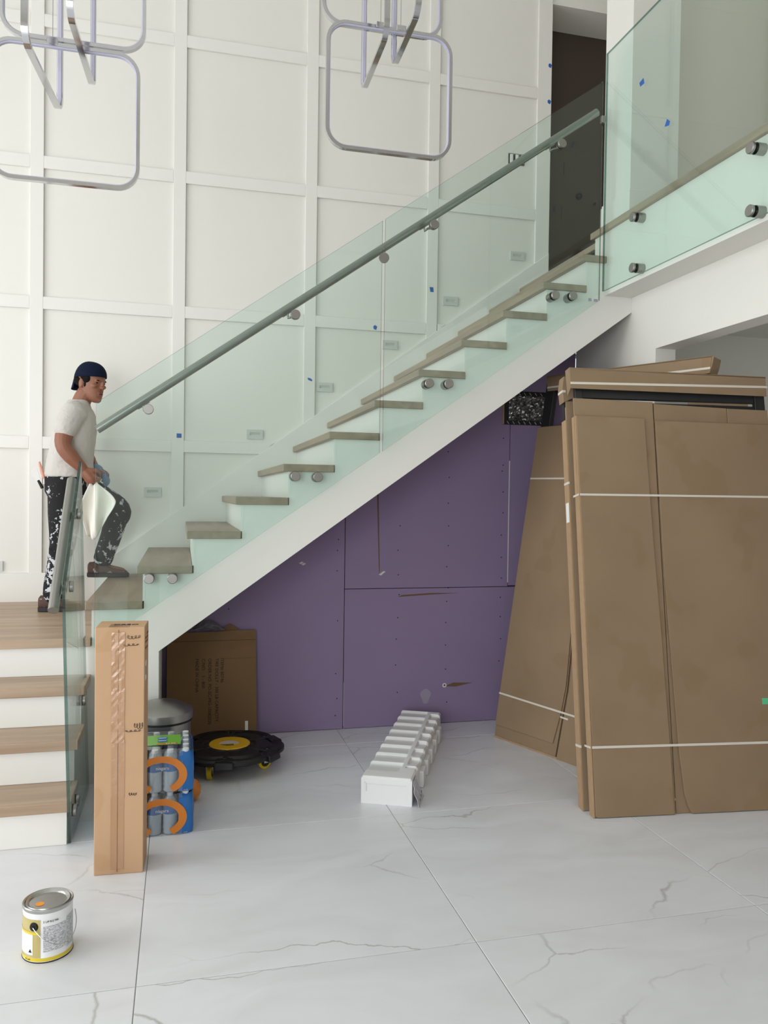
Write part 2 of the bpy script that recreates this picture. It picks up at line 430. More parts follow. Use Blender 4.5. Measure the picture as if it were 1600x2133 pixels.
# opening to the dark upstairs room, header and its walls
hd = MB().box(XE, 3.75, 0.0, 0.33, 5.355, ROOM_Z).build('wall_header', M_['wall'])
tag(hd, 'white header above the dark upstairs doorway', 'wall', kind='structure')
dk = MB().box(2.5, 3.9, 0.335, 0.45, 2.7, ROOM_Z).build('wall_dark', M_['dark'])
tag(dk, 'dark brown wall inside the upstairs doorway', 'wall', kind='structure')
MB().box(XE-0.25, XE, 0.141, 0.334, 3.0, ROOM_Z).build('wall_return', M_['wall'], dk)
for (x, z, r_) in ((3.20, 4.03, 0.027), (3.345, 3.98, 0.011)):
    o = MB().lathe((0, 0, 0), [(0.0001, 0.012), (r_*0.55, 0.012), (r_*0.6, 0.004), (r_*0.72, 0.004), (r_*0.75, 0.018), (r_, 0.014), (r_, 0)], 20)
    o.v = [Vector((x+p.x, 0.335-p.z, z+p.y)) for p in o.v]
    o = o.build('round_wall_fixture', M_['black'], smooth=True)
    tag(o, ('larger' if r_ > 0.02 else 'tiny')+' round black fixture on the dark wall upstairs', 'fixture')
for (x, za, zb) in ((3.06, 4.19, 4.30), (3.045, 3.82, 3.94)):
    MB().box(x, x+0.003, 0.331, 0.336, za, zb).build('seam', M_['black'], dk)

# upper floor: slab, soffit, fascia, oak edge
mz = MB()
mz.box(2.432, 5.4, YF, -1.365, 2.712, ZM-0.04)
mz.box(X0+12*T2+0.03, 5.4, -1.365, 0.33, 2.712, ZM-0.04)
mz = mz.build('floor_upper', M_['wall'])
tag(mz, 'white edge and underside of the upper floor', 'floor', kind='structure')
MB().box(2.412, 5.4, YF, -1.337, ZM-0.04, ZM).build('floor_edge_board', M_['wood_y'], mz, bevel=0.003)
MB().box(X0+12*T2, 5.4, -1.336, 0.33, ZM-0.04, ZM).build('floor_edge_board', M_['wood_y'], mz, bevel=0.003)

pl = MB().box(2.462, 2.766, -1.70, -1.40, ZM, ROOM_Z).build('wall_pier', M_['trimwhite'])
tag(pl, 'white wall end standing at the head of the stairs', 'wall', kind='structure')
MB().box(2.448, 2.78, -1.714, -1.386, ZM, ZM+0.135).build('baseboard', M_['trimwhite'], pl, bevel=0.003)
MB().box(2.455, 2.773, -1.707, -1.393, ZM+0.135, ZM+0.15).build('baseboard_cap', M_['trimwhite'], pl, bevel=0.002)
uw = MB().box(3.75, 3.9, YF, 0.33, ZM, ROOM_Z).build('wall_upper_hall', M_['shaded_white'])
tag(uw, 'plain white upstairs hall wall, shade put into its colour, behind the glass balustrade', 'wall', kind='structure')

# wall under the upper floor with a wide opening
wr = MB()
wr.box(2.613, 2.742, -1.752, -0.80, 0, 2.712)
wr.box(2.613, 2.742, YF, -1.752, 2.365, 2.712)
wr = wr.build('wall_right', M_['wall'])
tag(wr, 'white wall with a wide opening below the upper floor', 'wall', kind='structure')
rb = MB().box(2.742, 5.4, -0.72, -0.6, 0, 2.712).build('wall_far_room', M_['wall'])
tag(rb, 'shaded grey wall of the room beyond the opening', 'wall', kind='structure')
re_ = MB().box(5.25, 5.4, YF, -0.72, 0, 2.712).build('wall_right_room', M_['wall'])
tag(re_, 'end wall of the room beyond the opening', 'wall', kind='structure')

# left wall and the wall behind the camera, each around a tall window
def window_wall(name, wname, axis, a, span, wy, wz, label):
    mb = MB()
    (s0, s1), (w0, w1), (z0, z1) = span, wy, wz
    def bb(p0, p1, q0, q1, t0=0.0, t1=0.15, tgt=None):
        tgt = tgt or mb
        if axis == 'X': tgt.box(a-t1, a-t0, p0, p1, q0, q1)
        else: tgt.box(p0, p1, a-t1, a-t0, q0, q1)
    bb(s0, w0, 0, ROOM_Z); bb(w1, s1, 0, ROOM_Z); bb(w0, w1, 0, z0); bb(w0, w1, z1, ROOM_Z)
    o = mb.build(name, M_['wall']); tag(o, label, 'wall', kind='structure')
    fr = MB()
    for k in range(4):
        p = w0+(w1-w0)*k/3; bb(p-0.03, p+0.03, z0, z1, 0.03, 0.09, fr)
    for q in (z0, (z0+z1)/2, z1): bb(w0, w1, q-0.03, q+0.03, 0.03, 0.09, fr)
    f = fr.build(wname, M_['trimwhite']); tag(f, 'tall white framed window in the '+name.split('_')[1]+' wall', 'window', kind='structure')
window_wall('wall_left', 'window_1', 'X', XL, (YF, 0.14), (-5.4, -1.0), (0.3, 4.6), 'white left wall around a tall window')
window_wall('wall_front', 'window_2', 'Y', YF, (XL-0.15, 5.4), (-4.4, -1.4), (0.2, 3.3), 'white wall behind the camera around a tall window')

# purple board wall below the stairs
pw = MB().box(-0.45, 2.613, YP+0.013, YP+0.09, 0, 0.9)
pw.prism([(-0.45, 0), (2.613, 0), (2.613, str_z(2.613)+0.13), (-0.45, str_z(-0.45)+0.13)], 'Y', YP+0.014, YP+0.09)
M_['joint'] = plain('shadowed_board_joint', L(70, 60, 76), 0.9)
pw = pw.build('wall_under_stairs', M_['joint'])
tag(pw, 'unpainted purple plasterboard wall under the stairs', 'wall', kind='structure')
def top(x): return str_z(x)+0.13
gp = 0.0025
boards = [
    [(-0.45, 0.004), (1.016-gp, 0.004), (1.016-gp, top(1.016)), (-0.45, top(-0.45))],
    [(1.016+gp, 0.004), (2.61, 0.004), (2.61, 0.902-gp), (1.016+gp, 0.902-gp)],
    [(1.016+gp, 0.902+gp), (2.138-gp, 0.902+gp), (2.138-gp, 1.993), (2.08, 1.993), (2.08, top(2.08)), (1.016+gp, top(1.016))],
    [(2.138+gp, 0.911), (2.61, 0.911), (2.61, top(2.61)), (2.08, top(2.08)), (2.08, 2.22), (2.44, 2.22), (2.44, 1.993), (2.138+gp, 1.993)],
]
for b in boards:
    MB().prism(b, 'Y', YP, YP+0.0125).build('plasterboard', M_['purple'], pw)
for (x, zs_) in ((0.29, (0.06, 0.22, 0.40, 0.52, 0.66, 0.79)), (0.975, (0.09, 0.20, 0.36, 0.70, 1.02, 1.15, 1.22)),
                 (1.37, (0.22, 0.40, 0.57, 0.71, 0.86, 0.99, 1.15, 1.31, 1.62)), (1.71, (0.14, 0.36, 0.52, 0.67, 0.81, 0.90, 1.04, 1.18, 1.31, 1.46, 1.63, 1.80, 1.96)),
                 (2.09, (0.40, 0.55, 0.70, 0.83, 0.96, 1.10, 1.25, 1.40, 1.54, 1.68, 1.72, 1.90))):
    for z in zs_:
        if z < top(x)-0.08:
            MB().cyl((x+random.uniform(-.01, .01), YP-0.001, z), (0, 1, 0), 0.0042, 0.003, 8).build('screw', M_['screw'], pw)
MB().prism([(1.22, 1.56), (1.232, 1.56), (1.247, 1.02), (1.242, 1.0)], 'Y', YP-0.0006, YP+0.001).build('scuff_mark', M_['scuff'], pw)
MB().prism([(1.37, 0.845), (1.60, 0.857), (1.80, 0.865), (1.60, 0.868), (1.40, 0.858)], 'Y', YP-0.0006, YP+0.001).build('scuff_mark', M_['scuff'], pw)
MB().prism([(1.70, 0.245), (1.78, 0.24), (1.90, 0.262), (1.76, 0.268)], 'Y', YP-0.0006, YP+0.001).build('scuff_mark', M_['scuff'], pw)
MB().cyl((1.70, YP-0.001, 0.252), (0, 1, 0), 0.015, 0.003, 9).build('gypsum_chip', M_['gypsum'], pw)
MB().cyl((1.70, YP-0.002, 0.253), (0, 1, 0), 0.006, 0.003, 9).build('anchor_hole', M_['screw'], pw)
sm = [(1.57+0.033*math.cos(a)*(1+0.25*math.sin(3*a)), 0.185+0.05*math.sin(a)) for a in [k*2*math.pi/18 for k in range(18)]]
MB().prism(sm, 'Y', YP-0.0006, YP+0.001).build('smear', M_['smear'], pw)
for (x, z) in ((0.735, 1.07), (1.27, 1.005), (0.75, 1.062), (1.255, 0.993)):
    MB().prism([(x-0.014, z), (x, z-0.006), (x+0.016, z+0.006), (x+0.004, z+0.01)], 'Y', YP-0.0006, YP+0.001).build('plaster_spot', M_['gypsum'], pw)
MB().box(1.016+gp, 1.016+gp+0.002, YP-0.0004, YP, 0.02, 0.3).build('torn_board_edge', M_['gypsum'], pw)
MB().box(2.138-0.004, 2.138+0.002, YP-0.0006, YP, 0.93, 1.75).build('torn_board_edge', M_['gypsum'], pw)

cw = MB().box(-0.19, -0.107, -1.36, YP-0.002, 0, 0.70).build('wall_closet_side', M_['wall'])
tag(cw, 'white side wall of the space under the landing', 'wall', kind='structure')
# taped-over duct opening in the purple wall
t = thing('duct_opening', 'black taped wall opening covered with crinkled clear plastic', 'duct', (2.26, YP, 1.993))
MB().box(2.082, 2.438, YP+0.004, YP+0.012, 1.995, 2.218).build('dark_backing', M_['black'], t)
fr = MB(); fr.box(2.092, 2.436, YP-0.004, YP+0.006, 1.995, 2.022); fr.box(2.092, 2.436, YP-0.004, YP+0.006, 2.19, 2.216)
fr.box(2.092, 2.125, YP-0.004, YP+0.006, 2.022, 2.19)
fr.build('black_tape', M_['black'], t)
MB().box(2.08, 2.092, YP-0.003, YP+0.01, 1.995, 2.218).build('raw_edge', M_['card_edge'], t)
for k in range(8):
    x = 2.11+k*0.04
    for z in (1.998, 2.193): MB().add([(x, YP-0.0045, z+0.018), (x+0.004, YP-0.0045, z+0.018), (x+0.018, YP-0.0045, z), (x+0.014, YP-0.0045, z)], [(0, 1, 2, 3)]).build('tape_stripe', M_['plate'], t)
mt, nt, b = new_mat('crinkled_plastic')
b.inputs['Base Color'].default_value = L(150, 150, 150); b.inputs['Roughness'].default_value = 0.16; b.inputs['Specular IOR Level'].default_value = 1.0; b.inputs['Metallic'].default_value = 0.9
M_['crinkle'] = mt
pf = MB(); nx, nz = 26, 18; rr = random.Random(3)
pts = []
for j in range(nz+1):
    for i in range(nx+1):
        edge = i in (0, nx) or j in (0, nz)
        pts.append((2.122+(2.436-2.122)*i/nx+rr.uniform(-.004, .004)*(not edge), YP-0.002-(0 if edge else rr.uniform(0, 0.016)), 2.018+(2.194-2.018)*j/nz+rr.uniform(-.004, .004)*(not edge)))
pf.add(pts, [(j*(nx+1)+i, j*(nx+1)+i+1, (j+1)*(nx+1)+i+1, (j+1)*(nx+1)+i) for j in range(nz) for i in range(nx)])
pf.build('plastic_cover', M_['crinkle'], t)

# ------------------------------------------------------------------ staircase
st = thing('staircase', 'staircase with oak treads, white risers and a corner landing', 'staircase', (-0.5, -0.8, 0))
XR, XLL = -0.463, -1.9
# lower flight body
prof = [(YT1+0.028, 0)]
for j in range(1, 5):
    y = YT1+(j-1)*T1+0.028
    prof += [(y, j*R1-0.045)]
    prof += [((YT1+j*T1+0.028) if j < 4 else -0.03, j*R1-0.045)]
prof += [(-0.03, 0)]
MB().prism(prof, 'X', XLL, XR-0.002).build('lower_flight_body', M_['wall'], st)
for j in range(1, 5):
    y = YT1+(j-1)*T1
    MB().box(XLL, XR, y+0.02, y+0.029, (j-1)*R1+0.001, j*R1-0.045).build('riser', M_['riser'], st)
    if j < 4:
        MB().box(XLL, XR+0.018, y, y+T1+0.026, j*R1-0.045, j*R1).build('tread', M_['wood_x'], st, bevel=0.004, seg=2)
# landing of oak boards, the first one is the nosing board
ys = [YO, -1.33, -1.14, -0.95, -0.76, -0.57, -0.38, -0.19, -0.026]
for k in range(8):
    MB().box(XLL, (XR+0.018) if k == 0 else X0+0.06, ys[k]+(0.0006 if k else 0), ys[k+1]-0.0006, ZL-0.045, ZL).build('landing_board', M_['wood_x'], st, bevel=0.0012)
# upper flight body, outer string with its post, and the soffit
body = [(X0+0.04, ZL-0.045)]
for k in range(12):
    xn = X0+k*T2
    body += [(xn+0.042, Z0+k*R2-0.04), (xn+T2+0.042, Z0+k*R2-0.04)]
body += [(2.61, Z0+11*R2-0.04), (2.61, 2.712), (2.61, str_z(2.61)+0.2), (X0+0.45, str_z(X0+0.45)+0.2), (X0+0.2, ZL-0.06), (X0+0.04, ZL-0.06)]
MB().prism(body, 'Y', -1.36, -0.026).build('upper_flight_body', M_['wall'], st)
sp = [(XR-0.001, 0), (-0.107, 0), (-0.109, str_z(-0.109)), (2.613, str_z(2.613)), (2.613, 2.712), (2.432, 2.712), (2.432, Z0+11*R2-0.04)]
for k in range(11, -1, -1):
    xn = X0+k*T2
    if k < 11: sp += [(xn+T2+0.036, Z0+k*R2-0.04)]
    sp += [(xn+0.036, Z0+k*R2-0.04)]
    if k > 0: sp += [(xn+0.036, Z0+(k-1)*R2-0.04)]
sp += [(X0+0.03, ZL-0.045), (XR-0.001, ZL-0.045)]
MB().prism(sp, 'Y', -1.49, -1.36).build('outer_string', M_['trimwhite'], st)
for k in range(13):
    xn = X0+k*T2
    if k < 12:
        MB().box(xn, xn+T2+0.03, YO, -0.026, Z0+k*R2-0.04, Z0+k*R2).build('tread', M_['wood_y'], st, bevel=0.003, seg=1)
    z0 = Z0+(k-1)*R2
    MB().box(xn+0.03, xn+0.0415, -1.491 if k < 12 else -1.34, -0.026, z0, Z0+k*R2-0.04).build('riser', M_['riser'], st)

# ------------------------------------------------------------------ glass balustrade
def standoff_geo(c, ax, t, label=None):
    """cap outside the sheet, thin black washer, spacer behind; ax points out of the glass towards the viewer side"""
    c = Vector(c); ax = Vector(ax).normalized()
    return c, ax, t

def add_standoff(parent, c, ax, t, back, r=0.026):
    c, ax, t = standoff_geo(c, ax, t)
    n = 24
    cap = MB(); cap.tube([c+ax*0.003, c+ax*0.013, c+ax*0.016], [r, r, r*0.9], n)
    o = cap.build('standoff', M_['steel'], parent, smooth=True)
    MB().cyl(c, ax, r*0.97, 0.003, n).build('washer', M_['rubber'], o, smooth=True)
    MB().cyl(c-ax*t-ax*0.002, -ax, r*0.97, 0.002, n).build('washer', M_['rubber'], o, smooth=True)
    MB().cyl(c-ax*(t+0.002), -ax, r, back-t-0.002, n).build('spacer', M_['steel'], o, smooth=True)
    return o

def pane_y(name, label, poly, y0, y1, group=None):
    t = thing(name, label, 'glass railing', (sum(p[0] for p in poly)/len(poly), (y0+y1)/2, min(p[1] for p in poly)), group)
    n = len(poly)
    mb = MB()
    vs_ = [(p[0], y0, p[1]) for p in poly]+[(p[0], y1, p[1]) for p in poly]
    mb.add(vs_, [tuple(range(n)), tuple(range(2*n-1, n-1, -1))]); mb.cur = 1
    mb.add(vs_, [(i, n+i, n+(i+1) % n, (i+1) % n) for i in range(n)])
    mb.build('pane', [M_['glass'], M_['glass_edge']], t)
    return t
GY0, GY1 = -1.556, -1.544
g1 = pane_y('glass_balustrade', 'lower sloping glass panel of the stair railing, beside the man', [(-0.421, 0.717), (1.049, 1.737), (1.049, 3.000), (-0.421, 1.95)], GY0, GY1)
g2 = pane_y('glass_balustrade', 'upper sloping glass panel of the stair railing, meeting the balcony corner', [(1.066, 1.747), (2.362, 2.664), (2.362, 3.935), (1.066, 3.012)], GY0, GY1)
for (x, z) in ((-0.159, 1.062), (-0.043, 1.061), (0.587, 1.600), (0.708, 1.598)):
    add_standoff(g1, (x, GY0, z), (0, -1, 0), 0.012, -1.49-GY0)
for (x, z) in ((1.325, 2.130), (1.439, 2.133), (2.076, 2.672), (2.188, 2.676)):
    add_standoff(g2, (x, GY0, z), (0, -1, 0), 0.012, -1.49-GY0)
MB().box(2.29, 2.31, GY0-0.001, GY0, 2.655, 2.672).build('corner_stamp', M_['smear'], g2)
MB().box(2.325, 2.35, GY0-0.001, GY0, 2.655, 2.67).build('corner_stamp', M_['smear'], g2)

def pane_quad(name, label, pts, nrm, th):
    """free quad sheet: pts in order, thickness along nrm"""
    nrm = Vector(nrm).normalized()*th; pts = [Vector(p) for p in pts]
    c = sum(pts, Vector())/len(pts)
    t = thing(name, label, 'glass railing', (c.x, c.y, min(p.z for p in pts)))
    n = len(pts); mb = MB(); vs_ = pts+[p+nrm for p in pts]
    mb.add(vs_, [tuple(range(n)), tuple(range(2*n-1, n-1, -1))]); mb.cur = 1
    mb.add(vs_, [(i, n+i, n+(i+1) % n, (i+1) % n) for i in range(n)])
    mb.build('pane', [M_['glass'], M_['glass_edge']], t)
    return t
# panel beside the lower steps, seen almost edge-on
def gx(z): return -0.440-0.030*(z/1.1)
g0 = pane_quad('glass_balustrade', 'glass panel beside the bottom steps, seen almost edge-on', [(gx(0.02), -2.25, 0.02), (gx(0.02), -1.575, 0.02), (gx(1.66), -1.575, 1.655), (gx(1.09), -2.25, 1.085)], (-1, 0, 0), 0.013)
for (y, z) in ((-1.75, 0.50), (-2.17, 0.13), (-2.07, 0.135)):
    add_standoff(g0, (gx(z), y, z), (1, 0, 0), 0.013, 0.013+0.012)
g3 = pane_quad('glass_balustrade', 'balcony glass panel fixed to the white upper floor edge', [(2.374, -1.562, 2.716), (2.374, -3.35, 2.716), (2.374, -3.35, 4.09), (2.374, -1.562, 4.09)], (1, 0, 0), 0.013)
for (y, z) in ((-1.891, 3.039), (-1.897, 2.762), (-2.822, 3.025), (-2.826, 2.754)):
    add_standoff(g3, (2.374, y, z), (-1, 0, 0), 0.013, 2.432-2.374)
# small clamp tying the two panels together at the corner
cl = MB().box(2.352, 2.376, -1.562, -1.535, 3.695, 3.735).build('glass_clamp', M_['steel'], bevel=0.003)
tag(cl, 'small steel corner clamp joining the stair glass to the balcony glass', 'clamp')
cl = MB(); cl.tube([(1.057, -1.572, 2.797), (1.057, -1.556, 2.797)], 0.027, 24)
cl = cl.build('glass_joint_disc', M_['steel'], smooth=True)
tag(cl, 'round steel disc bridging the joint between the two sloping glass panels', 'clamp')

# handrail on the stair side of the sloping glass
ra, rb_ = Vector((-0.424, -1.465, 1.822)), Vector((2.372, -1.465, 3.797))
hr = thing('handrail', 'long brushed steel handrail climbing behind the sloping glass', 'handrail', (-0.42, -1.465, 1.8))
MB().tube([ra, rb_], 0.0225, 20).build('pipe', M_['railsteel'], hr, smooth=True)
for (x, z) in ((-0.168, 1.927), (0.577, 2.457), (1.341, 3.005), (2.101, 3.540)):
    f = (x-0.03-ra.x)/(rb_.x-ra.x); p = ra.lerp(rb_, f)
    br = MB(); d = (rb_-ra).normalized()
    br.tube([p-Vector((0, 0, 0.0215))-d*0.035, p-Vector((0, 0, 0.0215))+d*0.035], 0.009, 10)
    br.tube([p-Vector((0, 0, 0.024)), p-Vector((-0.004, 0, 0.05)), Vector((x-0.012, -1.475, z+0.004)), Vector((x, -1.50, z)), Vector((x, -1.545, z))], 0.0065, 10)
    o = br.build('bracket', M_['steel'], hr, smooth=True)
    MB().tube([(x, GY0-0.016, z), (x, GY0-0.013, z), (x, GY0-0.001, z)], [0.024, 0.026, 0.026], 24).build('fixing_disc', M_['steel'], o, smooth=True)
    MB().cyl((x, GY0-0.0012, z), (0, 1, 0), 0.0252, 0.0011, 24).build('washer', M_['rubber'], o, smooth=True)
    MB().cyl((x, GY1+0.001, z), (0, 1, 0), 0.022, 0.010, 24).build('inner_disc', M_['steel'], o, smooth=True)
# short handrail of the bottom steps
qa, qb = Vector((-0.522, -2.205, 0.999)), Vector((-0.525, -1.615, 1.559))
h2 = thing('handrail', 'short brushed steel handrail beside the bottom steps', 'handrail', (-0.522, -2.2, 0.98))
MB().tube([qa, qb], 0.0225, 20).build('pipe', M_['railsteel'], h2, smooth=True)
for f in (0.17, 0.72):
    p = qa.lerp(qb, f); z = p.z-0.005
    br = MB(); br.tube([p, (gx(z)-0.014, p.y, z)], 0.0075, 10); o = br.build('bracket', M_['steel'], h2, smooth=True)
    MB().cyl((gx(z)+0.0015, p.y, z), (1, 0, 0), 0.025, 0.013, 24).build('fixing_disc', M_['steel'], o, smooth=True)
    MB().cyl((gx(z)+0.0002, p.y, z), (1, 0, 0), 0.0255, 0.002, 24).build('washer', M_['rubber'], o, smooth=True)

# ------------------------------------------------------------------ wall fittings
def step_light(x, z, label):
    t = thing('step_light', label, 'step light', (x, 0, z-0.033), 'step lights on the panelled wall')
    w_, h_ = 0.058, 0.033; y0 = -0.012
    pl_ = MB()
    pl_.box(x-w_, x+w_, y0, 0, z+0.015, z+h_); pl_.box(x-w_, x+w_, y0, 0, z-h_, z-0.008)
    pl_.box(x-w_, x-0.037, y0, 0, z-0.008, z+0.015); pl_.box(x+0.037, x+w_, y0, 0, z-0.008, z+0.015)
    pl_.build('plate', M_['plate'], t)
    MB().box(x-0.037, x+0.037, -0.003, -0.0005, z-0.008, z+0.015).build('recess', M_['plate'], t)
    MB().add([(x-0.037, y0, z+0.015), (x+0.037, y0, z+0.015), (x+0.037, -0.003, z-0.001), (x-0.037, -0.003, z-0.001)], [(0, 1, 2, 3)]).build('hood', M_['plate'], t)
lab = ['beside the first treads, near the man', 'second up from the man', 'third up from the man', 'fourth up, at the joint of the glass panels', 'fifth up, below the blue tape', 'topmost, near the dark doorway']
for (x, z), l in zip(((-0.197, 1.507), (0.506, 1.931), (1.009, 2.292), (1.499, 2.630), (1.970, 2.989), (2.510, 3.377)), lab):
    step_light(x, z, 'white rectangular step light on the wall, '+l)
step_light(-1.215, 0.997, 'white step light low on the wall at the left edge, above the landing')

sw = thing('switch_box', 'three-gang light switch without its cover plate, high on the wall', 'switch', (2.488, 0, 4.078))
for k in range(3):
    x = 2.443+k*0.046
    MB().box(x-0.021, x+0.021, -0.006, 0, 4.075, 4.163).build('yoke', M_['steel'], sw, bevel=0.001)
    MB().box(x-0.019, x+0.019, -0.012, -0.006, 4.083, 4.153).build('surround', M_['black'], sw)
    MB().box(x-0.012, x+0.013, -0.020, -0.012, 4.085, 4.151).build('rocker', M_['white'], sw, bevel=0.002)

def tape(c, nrm, udir, pts, label):
    c = Vector(c); nrm = Vector(nrm); u = Vector(udir); v = Vector((0, 0, 1))
    mb = MB(); n = len(pts)
    vs_ = [c+u*a+v*b for a, b in pts]+[c+u*a+v*b+nrm*0.0012 for a, b in pts]
    mb.add(vs_, [tuple(range(n)), tuple(range(2*n-1, n-1, -1))]+[(i, n+i, n+(i+1) % n, (i+1) % n) for i in range(n)])
    o = mb.build('tape_piece', M_['tape_blue']); tag(o, label, 'tape', 'bits of blue marking tape')
sq = [(-.016, -.015), (.017, -.015), (.017, .015), (-.016, .016)]
sh = [(-.014, .006), (-.002, .018), (.016, .006), (.008, -.018), (-.010, -.012)]
tape((-0.022, -0.0202, 1.904), (0, -1, 0), (1, 0, 0), sq, 'square of blue tape on a batten just right of the man')
tape((0.898, -0.0202, 2.342), (0, -1, 0), (1, 0, 0), [(-.018, .012), (.004, .008), (.018, -.006), (.012, -.014), (-.016, -.002)], 'torn blue tape scrap left of the third step light')
tape((1.379, -0.0202, 2.750), (0, -1, 0), (1, 0, 0), sh, 'blue tape scrap beside the joint of the sloping glass panels')
tape((1.812, -0.0202, 3.060), (0, -1, 0), (1, 0, 0), [(-.015, .02), (.014, .02), (.018, -.016), (-.008, -.016)], 'blue tape scrap left of the fifth step light')
tape((2.750, -0.0202, 4.867), (0, -1, 0), (1, 0, 0), sh, 'upper of two blue tape bits at the edge of the dark doorway')
tape((2.748, -0.0202, 4.588), (0, -1, 0), (1, 0, 0), sh, 'lower of two blue tape bits at the edge of the dark doorway')
tape((2.3735, -1.946, 3.734), (-1, 0, 0), (0, -1, 0), [(-.026, .012), (.012, .02), (.022, -.012), (-.016, -.012)], 'left blue tape piece stuck on the balcony glass')
tape((2.3735, -2.188, 3.413), (-1, 0, 0), (0, -1, 0), [(-.024, -.008), (-.004, .022), (.022, .0), (.014, -.018)], 'right blue tape piece stuck on the balcony glass')

# ------------------------------------------------------------------ chandeliers of square hoops
def hoop(parent, c, u, w_, h_, rad=0.085):
    """rounded square hoop in the vertical plane spanned by u and z, centred at c"""
    c = Vector(c); u = Vector(u).normalized(); z = Vector((0, 0, 1)); n = u.cross(z)
    path = []
    for (sx, sz, a0) in ((1, 1, 0), (-1, 1, 90), (-1, -1, 180), (1, -1, 270)):
        for k in range(9):
            a = math.radians(a0+90*k/8)
            path.append((sx*(w_/2-rad)+rad*math.cos(a), sz*(h_/2-rad)+rad*math.sin(a), math.cos(a), math.sin(a)))
    N = len(path)
    def sweep(name, prof, mat, par):
        mb = MB(); vs_ = []
        for (a, b, na, nb) in path:
            for (r_, s_) in prof:
                vs_.append(c+u*(a+na*r_)+z*(b+nb*r_)+n*s_)
        P = len(prof)
        mb.add(vs_, [(i*P+k, i*P+(k+1) % P, ((i+1) % N)*P+(k+1) % P, ((i+1) % N)*P+k) for i in range(N) for k in range(P)])
        return mb.build(name, mat, par, smooth=True, angle=35)
    ring = sweep('hoop', [(0.008, -0.012), (0.008, 0.012), (-0.006, 0.012), (-0.006, -0.012)], M_['chrome'], parent)
    sweep('diffuser', [(-0.0062, -0.010), (-0.0062, 0.010), (-0.011, 0.007), (-0.011, -0.007)], M_['diffuser'], ring)
    return ring
def chandelier(label, A, B, Vs, cables, top_c):
    t = thing('chandelier', label, 'chandelier', (top_c[0], top_c[1], 2.7))
    hoop(t, A[0], (1, 0, 0), A[1], A[2]); hoop(t, B[0], (1, 0, 0), B[1], B[2])
    for far, near, h_ in Vs:
        far, near = Vector(far), Vector(near); d = near-far; w_ = d.length
        hoop(t, (far+near)/2+Vector((0, 0, h_/2+0.006)), d, w_, h_, 0.06)
    for (x, y, z) in cables:
        MB().tube([(x, y, z), (x, y, ROOM_Z-0.05)], 0.0012, 6).build('cable', M_['steel'], t)
        MB().box(x-0.022, x+0.022, y-0.015, y+0.015, z-0.014, z+0.010).build('clamp', M_['chrome'], t, bevel=0.002)
    MB().box(top_c[0]-0.3, top_c[0]+0.3, top_c[1]-0.3, top_c[1]+0.3, ROOM_Z-0.05, ROOM_Z).build('canopy', M_['chrome'], t, bevel=0.004)
chandelier('right chandelier of interlocking chrome square hoops', ((0.865, -2.25, 3.89), 0.545, 0.56), ((0.889, -2.30, 3.315), 0.566, 0.545),
           [((0.8366, -1.9859, 3.4566), (0.8259, -2.4850, 3.4566), 0.55), ((0.9201, -2.2429, 3.4509), (0.9075, -2.6821, 3.4509), 0.55)],
           [(0.843, -2.30, 3.60), (0.936, -2.30, 3.60)], (0.89, -2.3))
chandelier('left chandelier of interlocking chrome square hoops', ((-0.440, -2.30, 3.61), 0.545, 0.56), ((-0.472, -2.30, 3.035), 0.566, 0.545),
           [((-0.524, -2.082, 3.135), (-0.567, -2.641, 3.135), 0.56), ((-0.395, -2.03, 3.281), (-0.421, -2.589, 3.281), 0.56)],
           [(-0.522, -2.30, 3.32)], (-0.45, -2.3))

# ------------------------------------------------------------------ lettering
def lettering(text, M, size, mat, parent, name='lettering', align='LEFT', ext=0.0003):
    cu = bpy.data.curves.new(name, 'FONT'); cu.body = text; cu.size = size; cu.align_x = align; cu.extrude = ext
    cu.resolution_u = 2
    tmp = bpy.data.objects.new('tmp', cu); link(tmp)
    dg = bpy.context.evaluated_depsgraph_get()
    me = bpy.data.meshes.new_from_object(tmp.evaluated_get(dg)); bpy.data.objects.remove(tmp); bpy.data.curves.remove(cu)
    me.transform(WM[parent].inverted() @ M); me.name = name
    me.materials.clear(); me.materials.append(mat)
    o = bpy.data.objects.new(name, me); link(o); o.parent = parent; WM[o] = WM[parent]
    return o

# ------------------------------------------------------------------ tall carton at the foot of the stairs
u = Vector((0.185, -0.009, 0)).normalized(); v_ = Vector((0.009, 0.185, 0)).normalized()
BO = Vector((-0.322, -2.534, 0)); BWD, BDP, BHT = 0.186, 0.162, 0.975
MB_ = frame(BO, u, v_, (0, 0, 1))
t = thing('tall_carton', 'tall narrow brown carton sealed with glossy tape, standing before the steps', 'cardboard box', BO+u*0.09+v_*0.08)
c = MB(MB_); c.box(0, BWD, 0, BDP, 0.0, BHT); c.build('carton', M_['card_pale'], t, bevel=0.003, seg=2)
sk = MB(MB_); sk.box(BWD*0.47, BWD*0.474, -0.0022, 0.0, 0.01, BHT-0.01); sk.build('flap_seam', M_['ink'], t)
